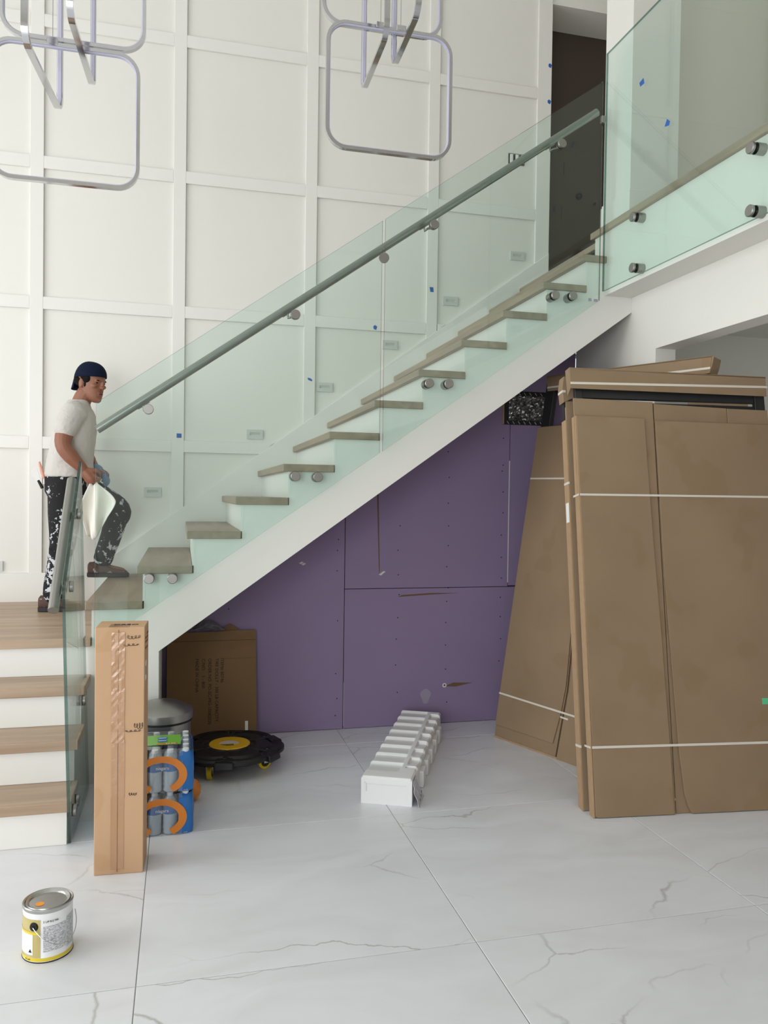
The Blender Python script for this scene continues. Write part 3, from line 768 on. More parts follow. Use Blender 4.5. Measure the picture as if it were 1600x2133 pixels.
# tape in lengths: crinkled and shiny above, flat below
for (za, zb, xa, xb) in ((0.52, 0.955, 0.062, 0.112), (0.30, 0.53, 0.064, 0.114), (0.02, 0.305, 0.062, 0.112)):
    tp = MB(MB_); n = 30; vs_ = []; rr = random.Random(int(za*100))
    for i in range(n+1):
        z = za+(zb-za)*i/n
        for k in range(5):
            amp = 0.0018 if za > 0.5 else 0.0003
            vs_.append((xa+(xb-xa)*k/4, -0.001-rr.uniform(0, amp), z))
    tp.add(vs_, [(i*5+k, i*5+k+1, (i+1)*5+k+1, (i+1)*5+k) for i in range(n) for k in range(4)])
    tp.build('packing_tape', M_['packtape'], t)
tp = MB(MB_); tp.box(0.05, 0.125, 0.0, 0.08, BHT, BHT+0.001); tp.build('packing_tape', M_['packtape'], t)
def squiggle(M, cx, cy, w_, h_, seed, parent, r_=0.0009, n=26, plane='front'):
    rr = random.Random(seed); pts = []
    for i in range(n):
        a = i*0.9; f = i/(n-1)
        x = cx-w_/2+w_*f+0.25*w_*math.cos(a)*0.5; z = cy+h_*0.5*math.sin(a)*rr.uniform(.4, 1)
        pts.append((x, -0.0012, z) if plane == 'front' else (BWD+0.0012, x, z))
    MB(M).tube(pts, r_, 5).build('pen_scribble', M_['ink'], parent)
for (cx, cz, w_, h_, s_) in ((0.145, 0.935, 0.05, 0.018, 1), (0.135, 0.905, 0.06, 0.010, 2), (0.165, 0.585, 0.035, 0.03, 3), (0.145, 0.565, 0.06, 0.010, 4), (0.145, 0.315, 0.03, 0.012, 5)):
    squiggle(MB_, cx, cz, w_, h_, s_, t)
# printed side and label (a blank patch)
lb = MB(MB_); lb.box(BWD, BWD+0.0006, 0.03, 0.075, 0.755, 0.83); lb.build('paper_label', M_['white'], t)
lb = MB(MB_); lb.box(BWD, BWD+0.0009, 0.042, 0.062, 0.775, 0.81); lb.build('label_print', M_['ink'], t)
M_['redink'] = plain('red_ink', L(140, 40, 40), 0.8)
for k, z in enumerate((0.93, 0.915, 0.90, 0.875)):
    lb = MB(MB_); lb.box(BWD, BWD+0.0006, 0.09, 0.15-0.01*k, z, z+0.008); lb.build('red_print', M_['redink'], t)
for k, z in enumerate((0.92, 0.905, 0.88)):
    lb = MB(MB_); lb.box(BWD, BWD+0.0006, 0.03, 0.07, z, z+0.007); lb.build('side_print', M_['ink'], t)
lettering('DREO', MB_ @ frame((0.062, 0.045, BHT+0.0014), (1, 0, 0), (0, 1, 0), (0, 0, 1)), 0.036, M_['ink'], t)

# ------------------------------------------------------------------ paint can
CX, CY, CR, CH = -0.4125, -3.036, 0.077, 0.170
t = thing('paint_can', 'gallon paint can with a white and gold label on the tiles', 'paint can', (CX, CY, 0))
M_['can'] = plain('bare_tinplate', L(188, 188, 186), 0.28, metal=1.0, var=0.12, vscale=25)
M_['canwhite'] = plain('can_white_print', L(238, 238, 238), 0.3)
M_['gold'] = plain('gold_print', L(196, 178, 116), 0.3, var=0.12, vscale=30)
M_['yellow'] = plain('yellow_print', L(226, 200, 50), 0.35)
M_['orange'] = plain('orange_sticker', L(248, 160, 60), 0.6)
mt, nt, b = new_mat('fine_print')
tc = nt.nodes.new('ShaderNodeTexCoord'); mp = nt.nodes.new('ShaderNodeMapping'); mp.inputs['Scale'].default_value = (160, 160, 420)
no = nt.nodes.new('ShaderNodeTexNoise'); no.inputs['Scale'].default_value = 1.0; no.inputs['Detail'].default_value = 3
rp = nt.nodes.new('ShaderNodeValToRGB'); rp.color_ramp.elements[0].position = 0.38; rp.color_ramp.elements[1].position = 0.6
rp.color_ramp.elements[0].color = L(150, 152, 158); rp.color_ramp.elements[1].color = L(222, 222, 224)
nt.links.new(tc.outputs['Object'], mp.inputs[0]); nt.links.new(mp.outputs[0], no.inputs['Vector']); nt.links.new(no.outputs['Fac'], rp.inputs[0]); nt.links.new(rp.outputs[0], b.inputs['Base Color'])
b.inputs['Roughness'].default_value = 0.35; M_['print'] = mt
cc = (CX, CY, 0)
MB().lathe(cc, [(0.0001, 0.001), (CR-0.002, 0.001), (CR+0.001, 0.0), (CR+0.001, 0.004), (CR-0.001, 0.007), (CR-0.001, CH-0.012)], 48).build('body', M_['canwhite'], t, smooth=True)
MB().lathe(cc, [(CR+0.0006, 0.0), (CR+0.0018, 0.002), (CR+0.0006, 0.005)], 48).build('bottom_rim', M_['black'], t, smooth=True)
MB().lathe(cc, [(CR-0.001, CH-0.012), (CR+0.0014, CH-0.006), (CR+0.0014, CH-0.001), (CR-0.001, CH+0.001), (CR-0.006, CH-0.002), (CR-0.007, CH-0.006), (CR-0.010, CH-0.006)], 48).build('top_rim', M_['can'], t, smooth=True)
ld = MB().lathe(cc, [(0.0001, CH-0.006), (CR-0.020, CH-0.006), (CR-0.016, CH-0.001), (CR-0.010, CH+0.001), (CR-0.008, CH-0.004)], 48).build('lid', M_['can'], t, smooth=True)
st_ = MB(); st_.lathe((CX-0.022, CY-0.018, CH-0.0055), [(0.0001, 0.0004), (0.014, 0.0004), (0.014, 0)], 24); st_.build('orange_sticker', M_['orange'], ld)
def ang(d): return math.radians(d)
def shell(name, a0, a1, z0, z1, mat, r=0.0008, n=20, par=None):
    return MB().lathe(cc, [(CR-0.001+r, z0), (CR-0.001+r, z1)], n, ang(a0), ang(a1)).build(name, mat, par or t, smooth=True)
shell('gold_label', 168, 262, 0.018, CH-0.030, M_['gold'], 0.0006)
shell('white_label_field', 186, 243, 0.026, 0.098, M_['canwhite'], 0.0012)
shell('fine_print', 268, 322, 0.036, CH-0.052, M_['print'], 0.0007); shell('fine_print', 325, 362, 0.030, CH-0.040, M_['print'], 0.0007)
shell('yellow_band', 150, 400, 0.006, 0.017, M_['yellow'], 0.001, 40)
shell('gold_arc', 168, 258, 0.092, 0.100, M_['yellow'], 0.0014)
def can_frame(a, z, r=0.0022):
    a = ang(a); n = Vector((math.cos(a), math.sin(a), 0)); return frame(Vector(cc)+n*(CR-0.001+r)+Vector((0, 0, z)), (-math.sin(a), math.cos(a), 0), (0, 0, 1), n)
for k, chx in enumerate('SUPREMA'):
    lettering(chx, can_frame(268+k*5.0, CH-0.040), 0.009, M_['black'], t)
for k, chx in enumerate('FLAT'):
    lettering(chx, can_frame(221+k*4.2, 0.0085), 0.007, M_['ink'], t)
tri = MB(can_frame(236, 0.034)); tri.add([(-0.006, 0, 0), (0.006, 0, 0), (0, 0.011, 0)], [(0, 1, 2)]); tri.build('triangle_mark', M_['black'], t)
fm = can_frame(246, CH-0.052, 0.0)
def disc(M, r_, h_, n=24):
    mb = MB(M); vs_ = [(r_*math.cos(2*math.pi*k/n), r_*math.sin(2*math.pi*k/n), 0) for k in range(n)]+[(r_*0.85*math.cos(2*math.pi*k/n), r_*0.85*math.sin(2*math.pi*k/n), h_) for k in range(n)]
    mb.add(vs_, [(k, (k+1) % n, n+(k+1) % n, n+k) for k in range(n)]+[tuple(range(n, 2*n))]); return mb
disc(fm, 0.0145, 0.005).build('handle_ear', M_['black'], t, smooth=True)
disc(fm @ Matrix.Translation((0, 0, 0.005)), 0.005, 0.003).build('handle_ear_pin', M_['rubber'], t, smooth=True)
pts = []
for k in range(25):
    f = k/24; a = ang(246+f*128); r_ = CR+0.006+0.012*math.sin(math.pi*f); pts.append((CX+r_*math.cos(a), CY+r_*math.sin(a), CH-0.052-0.060*math.sin(math.pi*f)))
MB().tube(pts, 0.0014, 6).build('wire_handle', M_['can'], t, smooth=True)

# ------------------------------------------------------------------ water bottle packs
M_['blue'] = plain('blue_shrink_print', L(22, 104, 178), 0.22, spec=0.6, var=0.18, vscale=14, bump=0.4, bscale=25)
M_['orangeprint'] = plain('orange_shrink_print', L(222, 130, 34), 0.22, spec=0.6, bump=0.4, bscale=25)
M_['greenprint'] = plain('green_shrink_print', L(120, 186, 62), 0.25, var=0.15, vscale=20)
M_['pet'] = plain('clear_pet', L(176, 192, 205), 0.12, spec=0.9)
M_['bluelabel'] = plain('blue_bottle_label', L(34, 104, 176), 0.3)
M_['cap'] = plain('white_bottle_cap', L(226, 230, 234), 0.4)
def water_pack(zb, label, tray_top):
    XA, XB, YA, YB, HT = -0.335, 0.062, -2.212, -1.885, 0.186
    t = thing('water_pack', label, 'bottled water', ((XA+XB)/2, (YA+YB)/2, zb), 'shrink-wrapped packs of bottled water')
    br = 0.0325
    prof = [(0.0001, 0.002), (br-0.006, 0.0), (br, 0.008), (br*0.93, 0.02), (br, 0.032), (br*0.94, 0.045), (br, 0.06), (br*0.95, 0.075), (br, 0.085), (br, 0.13), (br*0.8, 0.150), (0.013, 0.166), (0.0125, 0.171), (0.0001, 0.171)]
    proto = None
    for i in range(6):
        for j in range(5):
            if 0 < i < 4 and 0 < j < 4 and not tray_top: continue
            c0 = (XA+0.033+i*0.0658, YA+0.034+j*0.0648, zb)
            if proto is None:
                b_ = MB().lathe(c0, prof, 14).build('bottle', M_['pet'], t, smooth=True, angle=60)
                MB().lathe(c0, [(br+0.0008, 0.092), (br+0.0008, 0.130)], 14).build('label_band', M_['bluelabel'], b_, smooth=True)
                MB().lathe(c0, [(0.0142, 0.168), (0.0142, 0.183), (0.0001, 0.184)], 12).build('cap', M_['cap'], b_, smooth=True, angle=50)
                proto = (b_, Vector(c0))
            else:
                q = proto[0].copy(); link(q); q.parent = t; q.location = Vector(c0)-proto[1]
                for ch in list(proto[0].children):
                    d = ch.copy(); link(d); d.parent = q
    yf = YA-0.003
    # printed film: blue right-hand corner, orange arch round the clear window, clear film
    def arcpts(cx, cz, rx, rz, a0, a1, n): return [(cx+rx*math.cos(ang(a0+(a1-a0)*k/n)), cz+rz*math.sin(ang(a0+(a1-a0)*k/n))) for k in range(n+1)]
    cxw, czw = -0.078, zb+0.080
    outer = arcpts(cxw, czw, 0.112, 0.085, -62, 242, 40); inner = arcpts(cxw, czw, 0.078, 0.056, 242, -62, 40)
    mb = MB(); n = len(outer); inn = inner[::-1]
    vs_ = [(p[0], yf-0.0012, p[1]) for p in outer]+[(p[0], yf-0.0012, p[1]) for p in inn]
    mb.add(vs_, [(k, k+1, n+k+1, n+k) for k in range(n-1)])
    mb.build('orange_arch', M_['orangeprint'], t)
    # rounded blue wrap of the right end, swept round the corner
    rim = []
    for k in range(7): a = ang(-90+90*k/6); rim.append((XB-0.03+0.032*math.cos(a), YA+0.03+0.033*math.sin(a)))
    path = [(-0.002, yf-0.0004), (0.012, yf)]+rim+[(XB+0.002, YB-0.03), (XB-0.012, YB+0.002)]
    mb = MB(); zs_ = [zb+0.004, zb+0.03, zb+0.075, zb+0.12, zb+0.155, zb+HT-0.012]; ins = [0.006, 0, 0.002, 0.001, 0.006, 0.026]
    rr = random.Random(int(zb*1000)+5); vs_ = []
    ctr = Vector((XB-0.06, (YA+YB)/2, 0))
    for z, d in zip(zs_, ins):
        for (x, y) in path:
            dd = (Vector((x, y, 0))-ctr); q = Vector((x, y, 0))-dd.normalized()*(d+rr.uniform(-.0012, .0015))
            vs_.append((q.x, q.y, z))
    P = len(path)
    mb.add(vs_, [(i*P+k, i*P+k+1, (i+1)*P+k+1, (i+1)*P+k) for i in range(len(zs_)-1) for k in range(P-1)])
    mb.build('blue_wrap', M_['blue'], t, smooth=True)
    # clear film over the front and the top
    fl_ = MB(); nn = 14; vs_ = []
    for i in range(nn+1):
        x = XA+(0.014-XA)*i/nn
        for (y, z) in ((yf, zb+0.005), (yf-0.0004, zb+0.06), (yf, zb+0.12), (yf+0.008, zb+0.155), (yf+0.03, zb+HT), (YB-0.03, zb+HT), (YB, zb+0.15)):
            vs_.append((x, y+rr.uniform(-.001, .001), z+rr.uniform(-.002, .002)))
    fl_.add(vs_, [(i*7+k, i*7+k+1, (i+1)*7+k+1, (i+1)*7+k) for i in range(nn) for k in range(6)])
    fl_.build('clear_film', M_['film'], t, smooth=True)
    if tray_top:
        zt = zb+HT+0.002
        mb = MB(); mb.add([(-0.25, -2.13, zt), (0.005, -2.13, zt), (0.005, -1.98, zt), (-0.25, -1.98, zt)], [(0, 1, 2, 3)]); mb.build('green_label', M_['greenprint'], t)
        mb = MB(); mb.add([(-0.10, -2.125, zt+.0006), (-0.01, -2.125, zt+.0006), (-0.01, -2.105, zt+.0006), (-0.10, -2.105, zt+.0006)], [(0, 1, 2, 3)]); mb.build('orange_stripe', M_['orangeprint'], t)
        for yy in (-2.07, -2.03):
            MB().lathe((-0.075, yy, zt+0.0006), [(0.0001, 0.0006), (0.022, 0.0006)], 18).build('blue_oval', M_['bluelabel'], t)
            MB().box(-0.092, -0.058, yy-0.004, yy+0.004, zt+0.0014, zt+0.0018).build('white_wording', M_['cap'], t)
        lettering('32 PK', frame((-0.06, -2.122, zt+0.0012), (1, 0, 0), (0, 1, 0), (0, 0, 1)), 0.018, M_['cap'], t)
    lettering('niagara', frame((-0.10, YA-0.0012, zb+0.104), (1, 0, 0), (0, 0, 1), (0, -1, 0)), 0.020, M_['cap'], t)
    # marks on the end of the wrap
    MB().add([(XB+0.0035, YA+0.07, zb+0.12), (XB+0.0035, YA+0.13, zb+0.12), (XB+0.0035, YA+0.13, zb+0.07), (XB+0.0035, YA+0.07, zb+0.06)], [(0, 1, 2, 3)]).build('green_mark', M_['greenprint'], t)
    return t
water_pack(0.0, 'lower of two stacked packs of water bottles beside the tall carton', False)
water_pack(0.188, 'upper of two stacked packs of water bottles beside the tall carton', True)
# end of another wrapped pack that peeks out behind them
mb = MB(); mb.sphere((0.062, -1.83, 0.115), (0.042, 0.045, 0.055), 14, 10)
o = mb.build('plastic_wrap_bundle', M_['orangeprint'], smooth=True)
o.location.z -= 0.06; tag(o, 'orange plastic bundle peeking out behind the water packs', 'plastic')

# ------------------------------------------------------------------ steel waste bin
t = thing('trash_can', 'round brushed steel waste bin behind the water packs', 'trash can', (-0.086, -1.665, 0))
bc = (-0.086, -1.665, 0)
MB().lathe(bc, [(0.0001, 0.0), (0.138, 0.0), (0.140, 0.01), (0.140, 0.375)], 48).build('body', M_['steel'], t, smooth=True)
MB().lathe(bc, [(0.141, 0.362), (0.149, 0.364), (0.149, 0.374), (0.141, 0.376)], 48).build('rubber_band', M_['rubber'], t, smooth=True)
MB().lathe(bc, [(0.150, 0.375), (0.150, 0.412), (0.146, 0.418), (0.085, 0.450), (0.0001, 0.462)], 48).build('lid', M_['steel'], t, smooth=True, angle=30)

# ------------------------------------------------------------------ tyre dolly
M_['dollyblack'] = plain('black_moulded_plastic', L(20, 20, 22), 0.5)
M_['wheelyellow'] = plain('yellow_wheel', L(214, 184, 20), 0.45)
M_['discyellow'] = plain('yellow_disc', L(226, 176, 30), 0.5)
DC = Vector((0.268, -1.352, 0)); DZ = 0.128
t = thing('wheel_dolly', 'black plastic tyre dolly with a yellow centre disc on casters', 'dolly', DC)
N = 96; outl = []
for k in range(N):
    a = 2*math.pi*k/N; l6 = abs(math.cos(3*a+0.5)); r_ = 0.255+0.045*l6**0.5
    outl.append((DC.x+r_*math.cos(a), DC.y+r_*math.sin(a)))
mb = MB()
ctr = [(DC.x, DC.y)]
def ringz(s_, z): return [(DC.x+(x-DC.x)*s_, DC.y+(y-DC.y)*s_, z) for x, y in outl]
lv = [(0.96, 0.084), (1.0, 0.092), (1.0, 0.108), (0.97, 0.116), (0.90, 0.116), (0.86, 0.108), (0.78, 0.108), (0.74, 0.120), (0.50, 0.124), (0.47, 0.118), (0.42, 0.118), (0.40, DZ-0.004)]
vs_ = [p for s_, z in lv for p in ringz(s_, z)]+[(DC.x, DC.y, DZ-0.004)]
mb.add(vs_, [(i*N+k, i*N+(k+1) % N, (i+1)*N+(k+1) % N, (i+1)*N+k) for i in range(len(lv)-1) for k in range(N)]+[((len(lv)-1)*N+k, (len(lv)-1)*N+(k+1) % N, len(vs_)-1) for k in range(N)]+[tuple(range(N-1, -1, -1))])
mb.build('deck', M_['dollyblack'], t, smooth=True, angle=35)
for k in range(6):
    a = 2*math.pi*k/6+0.36; d = Vector((math.cos(a), math.sin(a), 0)); p = Vector((-d.y, d.x, 0))
    c0 = DC+d*0.285; Mx = frame(c0, d, p, (0, 0, 1))
    mb = MB(Mx); mb.add([(-0.06, -0.045, 0.118), (-0.06, 0.045, 0.118), (0.012, 0.05, 0.112), (0.012, -0.05, 0.112), (-0.03, -0.05, 0.080), (-0.03, 0.05, 0.080), (0.018, 0.05, 0.074), (0.018, -0.05, 0.074)],
                        [(0, 1, 2, 3), (4, 7, 6, 5), (3, 2, 6, 7), (0, 3, 7, 4), (1, 5, 6, 2), (0, 4, 5, 1)])
    mb.build('corner_foot', M_['dollyblack'], t, bevel=0.006, seg=2)
    rb2 = MB(frame(DC, d, p, (0, 0, 1))); rb2.box(0.115, 0.25, -0.010, 0.010, 0.112, 0.124); rb2.build('deck_rib', M_['dollyblack'], t, bevel=0.003)
    MB().cyl(DC+d*0.225+p*0.03+Vector((0, 0, 0.112)), (0, 0, 1), 0.005, 0.008, 10).build('bolt', M_['steel'], t, smooth=True)
MB().lathe((DC.x, DC.y, 0), [(0.0001, DZ), (0.108, DZ), (0.112, DZ-0.004), (0.112, DZ-0.006)], 40).build('yellow_disc', M_['discyellow'], t, smooth=True, angle=40)
hs = [(DC.x-0.005+0.055*math.cos(ang(-10+180*k/16)), DC.y-0.018+0.055*math.sin(ang(-10+180*k/16))) for k in range(17)]
MB().prism(hs, 'Z', DZ, DZ+0.0008).build('grey_label', M_['plate'], t)
for k in range(3):
    MB().box(DC.x-0.05+0.012*k, DC.x+0.02, DC.y-0.030-0.010*k, DC.y-0.026-0.010*k, DZ, DZ+0.001).build('label_wording', M_['ink'], t)
for (x, y, a) in ((0.156, -1.545, 75), (0.452, -1.431, 20), (0.30, -1.13, -30), (0.07, -1.27, 40)):
    d = Vector((math.cos(ang(a)), math.sin(ang(a)), 0)); ax = Vector((-d.y, d.x, 0))
    w_ = MB(); c0 = Vector((x, y, 0.037)); w_.tube([c0-ax*0.013, c0-ax*0.010, c0+ax*0.010, c0+ax*0.013], [0.033, 0.037, 0.037, 0.033], 26)
    cs = w_.build('caster_wheel', M_['wheelyellow'], t, smooth=True)
    MB().tube([c0-ax*0.0135, c0+ax*0.0135], 0.024, 18).build('wheel_hub', M_['rubber'], cs, smooth=True)
    fk = MB(frame(c0, d, ax, (0, 0, 1))); fk.box(-0.010, 0.016, -0.019, -0.015, -0.004, 0.042); fk.box(-0.010, 0.016, 0.015, 0.019, -0.004, 0.042); fk.box(-0.014, 0.022, -0.019, 0.019, 0.038, 0.044)
    fk.build('caster_fork', M_['chrome'], cs)

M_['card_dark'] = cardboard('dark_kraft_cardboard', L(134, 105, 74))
# ------------------------------------------------------------------ flattened printed carton leaning on the purple wall
t = thing('flattened_carton', 'flattened brown carton with black printed lettering against the purple wall', 'cardboard', (0.18, -0.88, 0))
z_h = 0.665; vS = Vector((0, 0.085, z_h)).normalized(); MS = frame((-0.078, -0.905, 0), (1, 0, 0), vS, Vector((1, 0, 0)).cross(vS))
W_S = 0.535
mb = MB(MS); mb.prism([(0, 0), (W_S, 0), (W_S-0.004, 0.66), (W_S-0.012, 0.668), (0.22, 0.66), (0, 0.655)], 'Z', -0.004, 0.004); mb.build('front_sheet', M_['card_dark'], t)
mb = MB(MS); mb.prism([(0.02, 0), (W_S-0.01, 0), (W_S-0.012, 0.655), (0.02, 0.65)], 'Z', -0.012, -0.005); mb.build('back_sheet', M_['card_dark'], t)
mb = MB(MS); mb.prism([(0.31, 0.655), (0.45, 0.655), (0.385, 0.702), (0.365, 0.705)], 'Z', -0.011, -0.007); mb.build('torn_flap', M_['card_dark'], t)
mb = MB(MS); mb.box(0.0, W_S-0.006, 0.605, 0.607, 0.004, 0.0046); mb.build('crease', M_['ink'], t)
mb = MB(MS); mb.box(0.32, W_S-0.006, 0.495, 0.4962, 0.004, 0.0045); mb.build('crease', M_['ink'], t)
mb = MB(MS); mb.box(0.465, 0.483, 0.055, 0.115, 0.004, 0.0048); mb.build('paper_tag', M_['white'], t)
mb = MB(MS); mb.box(0.460, 0.483, 0.038, 0.050, 0.004, 0.0048); mb.build('paper_tag', M_['white'], t)
for (x, y, tx) in ((0.318, 0.50, 'ITEM# 80746'), (0.286, 0.50, 'TIRE DOLLY - 300 LB CAPACITY'), (0.244, 0.50, 'ORDER NO. PO-SC-MG-10082020'), (0.206, 0.50, 'C/NO    1 - 800'), (0.168, 0.50, 'MADE IN CHINA')):
    lt = lettering(tx, MS @ frame((x, y, 0.0044), (0, -1, 0), (1, 0, 0), (0, 0, 1)), 0.027, M_['ink'], t)
tx = None

# ------------------------------------------------------------------ polystyrene packing block
FO = Vector((0.863, -2.024, 0)); fu = Vector((0.229, -0.105, 0)).normalized(); fv = Vector((0.105, 0.229, 0)).normalized()
fv = Vector((0, 0, 1)).cross(fu); FW, FL, FH = 0.252, 1.235, 0.134
MF = frame(FO, fu, fv, (0, 0, 1))
t = thing('foam_block', 'long white ribbed polystyrene packing block on the tiles', 'packing foam', FO+fu*0.12+fv*0.6)
NA, NB = 30, 150
def fh(a, b):
    h = FH; e = min(a, FW-a, b, FL-b)
    h -= 0.010*max(0, 1-e/0.012)**2
    ph = (b-0.09)/0.142; k = math.floor(ph); fr_ = 1-(ph-k)
    if -1 < ph < 8 and 0 <= k <= 7:
        if a < 0.175:
            h -= 0.014*max(0, min(1, fr_/0.09))*max(0, min(1, (1-fr_)/0.70))
        elif 0.20 < a and 0.5 < ph < 7.6:
            f2 = 1-((ph+0.30) % 1.0)
            h -= 0.016*max(0, min(1, f2/0.09))*max(0, min(1, (1-f2)/0.7))
    return h
vs_ = []; fs = []
for j in range(NB+1):
    for i in range(NA+1):
        a, b = FW*i/NA, FL*j/NB; vs_.append((a, b, fh(a, b)))
for j in range(NB):
    for i in range(NA): fs.append((j*(NA+1)+i, j*(NA+1)+i+1, (j+1)*(NA+1)+i+1, (j+1)*(NA+1)+i))
rim = [i for i in range(NA+1)]+[j*(NA+1)+NA for j in range(1, NB+1)]+[NB*(NA+1)+i for i in range(NA-1, -1, -1)]+[j*(NA+1) for j in range(NB-1, 0, -1)]
base = len(vs_); vs_ += [(vs_[i][0], vs_[i][1], 0) for i in rim]
for k in range(len(rim)): k2 = (k+1) % len(rim); fs.append((rim[k], base+k, base+k2, rim[k2]))
fs.append(tuple(range(base+len(rim)-1, base-1, -1)))
MB(MF).add(vs_, fs).build('block', M_['foam'], t, smooth=True, angle=28)
mb = MB(MF)
mb.box(0.018, FW-0.03, -0.004, 0.0, 0.098, 0.104); mb.box(0.018, 0.026, -0.004, 0, 0.06, 0.104)
mb.build('end_panel_rib', M_['foam'], t, bevel=0.0015)
for k in range(5):
    b0 = 0.26+k*0.185
    mb = MB(MF); mb.box(FW-0.004, FW+0.022, b0, b0+0.10, 0, 0.085); mb.build('side_foot', M_['foam'], t, bevel=0.006, seg=2)
# crumpled printed bag leaning on its near corner
M_['bag'] = plain('grey_printed_poly_bag', L(196, 194, 204), 0.35, var=0.15, vscale=40)
mb = MB(MF); rr = random.Random(11); nn = 8; vs_ = []
for j in range(nn+1):
    for i in range(nn+1):
        f, g_ = i/nn, j/nn
        vs_.append((FW+0.006+0.032*(1-g_)**1.6+rr.uniform(-.004, .004)*(0 < g_ < 1), 0.0+0.17*f*(0.6+0.4*(1-g_))-0.012*(1-g_), 0.001+0.118*g_+rr.uniform(-.004, .004)*(0 < g_)))
mb.add(vs_, [(j*(nn+1)+i, j*(nn+1)+i+1, (j+1)*(nn+1)+i+1, (j+1)*(nn+1)+i) for j in range(nn) for i in range(nn)])
pb = mb.build('poly_bag', M_['bag'])
sd = pb.modifiers.new('thickness', 'SOLIDIFY'); sd.thickness = 0.002
tag(pb, 'crumpled grey printed plastic bag at the corner of the white foam block', 'plastic bag')
for (b, z, s_) in ((0.05, 0.030, 0.008), (0.065, 0.045, 0.007), (0.02, 0.02, 0.006)):
    m2 = MB(MF); m2.add([(FW+0.038, b, z), (FW+0.038, b+s_, z+0.012), (FW+0.034, b+s_+0.005, z+0.012), (FW+0.036, b+0.006, z)], [(0, 1, 2, 3)]); m2.build('print_mark', M_['ink'], pb)

# ------------------------------------------------------------------ packed panels leaning at the right
def sheet(parent, M, poly, z0, z1, name, mat=None):
    """flat sheet in the package's own plane; z points out of the face"""
    mb = MB(M); mb.prism(poly, 'Z', z0, z1); return mb.build(name, mat or M_['card'], parent, bevel=0.0012)
def strap(parent, M, x0, x1, y0, y1, z, w_=0.010):
    mb = MB(M); mb.add([(x0, y0-w_/2, z), (x1, y1-w_/2, z), (x1, y1+w_/2, z), (x0, y0+w_/2, z), (x0, y0-w_/2, z+0.0015), (x1, y1-w_/2, z+0.0015), (x1, y1+w_/2, z+0.0015), (x0, y0+w_/2, z+0.0015)],
                         [(0, 3, 2, 1), (4, 5, 6, 7), (0, 1, 5, 4), (1, 2, 6, 5), (2, 3, 7, 6), (3, 0, 4, 7)])
    return mb.build('strap', M_['strap'], parent)
# front pack A
pu = Vector((0.99517, -0.09813, 0)); pv = Vector((0.016126, 0.163532, 0.986406)).normalized(); pn = pu.cross(pv).normalized()
MA = frame((1.906, -2.453, 0.004), pu, pv, pn)
t = thing('packed_panel', 'front strapped cardboard-wrapped panel with a black frame showing on top', 'package', (2.4, -2.45, 0), 'strapped flat packages leaning under the balcony')
WA = 1.05
sheet(t, MA, [(-0.012, 0.0), (0.40, 0.0), (0.408, 2.03), (-0.02, 2.038)], -0.020, -0.012, 'inner_sheet')
sheet(t, MA, [(0.404, 0.0), (0.818, 0.0), (0.818, 2.010), (0.414, 2.022)], -0.022, -0.014, 'inner_sheet')
sheet(t, MA, [(0.822, 0.0), (WA, 0.0), (WA, 2.005), (0.820, 2.008)], -0.019, -0.011, 'inner_sheet')
sheet(t, MA, [(-0.008, 0.006), (0.004, 0.0), (0.388, 0.0), (0.386, 0.28), (0.374, 0.90), (0.362, 1.30), (0.351, 1.939), (-0.012, 1.944)], -0.008, 0.0, 'front_flap')
sheet(t, MA, [(0.478, 0.0), (WA, 0.0), (WA, 1.925), (0.412, 1.929), (0.410, 1.14), (0.430, 0.30), (0.446, 0.09), (0.462, 0.03)], -0.008, 0.0, 'front_flap')
mb = MB(MA); mb.box(-0.012, WA, 0, 0.10, -0.052, -0.022); mb.build('bottom_wrap', M_['card'], t)
mb = MB(MA); mb.box(-0.018, -0.010, 0.0, 1.944, -0.052, -0.004); mb.build('side_flap', M_['card_edge'], t, bevel=0.001)
# black metal frame inside
mb = MB(MA); mb.box(-0.004, 0.035, 0.02, 2.17, -0.050, -0.023); mb.build('frame_post', M_['blackmetal'], t, bevel=0.002)
mb = MB(MA); mb.box(WA-0.06, WA-0.004, 0.02, 2.17, -0.050, -0.023); mb.build('frame_post', M_['blackmetal'], t, bevel=0.002)
mb = MB(MA); mb.box(0.035, WA-0.06, 2.045, 2.17, -0.048, -0.030); mb.build('frame_rail', M_['blackmetal'], t, bevel=0.002)
mb = MB(MA); mb.box(0.035, WA-0.06, 1.90, 2.030, -0.046, -0.032); mb.build('frame_rail', M_['blackmetal'], t, bevel=0.002)
mb = MB(MA); mb.box(0.62, 0.96, 2.032, 2.044, -0.044, -0.040); mb.build('frame_slot_backing', M_['card'], t)
# top cap folded over the frame
mb = MB(MA); mb.prism([(-0.035, 2.085), (WA-0.006, 2.078), (WA-0.004, 2.182), (-0.038, 2.192)], 'Z', -0.004, 0.001); mb.build('top_cap_front', M_['card'], t, bevel=0.001)
mb = MB(MA); mb.prism([(-0.038, 2.186), (WA-0.004, 2.176), (WA-0.004, 2.184), (-0.038, 2.194)], 'Z', -0.055, 0.001); mb.build('top_cap_lid', M_['card'], t)
mb = MB(MA); mb.add([(-0.038, 2.192, 0.0), (-0.040, 2.192, -0.053), (-0.034, 2.06, -0.053), (-0.036, 2.085, -0.004), (-0.046, 2.150, -0.036)], [(0, 4, 3), (0, 1, 4), (1, 2, 4), (2, 3, 4)]); mb.build('top_cap_end', M_['card'], t)
strap(t, MA, -0.037, WA, 2.112, 2.128, 0.0012, 0.012)
strap(t, MA, -0.014, WA, 1.540, 1.541, 0.0012, 0.0105); strap(t, MA, -0.012, WA, 0.322, 0.316, 0.0012, 0.0115)
strap(t, MA, 0.39, 0.446, 0.064, 0.066, -0.018, 0.010)
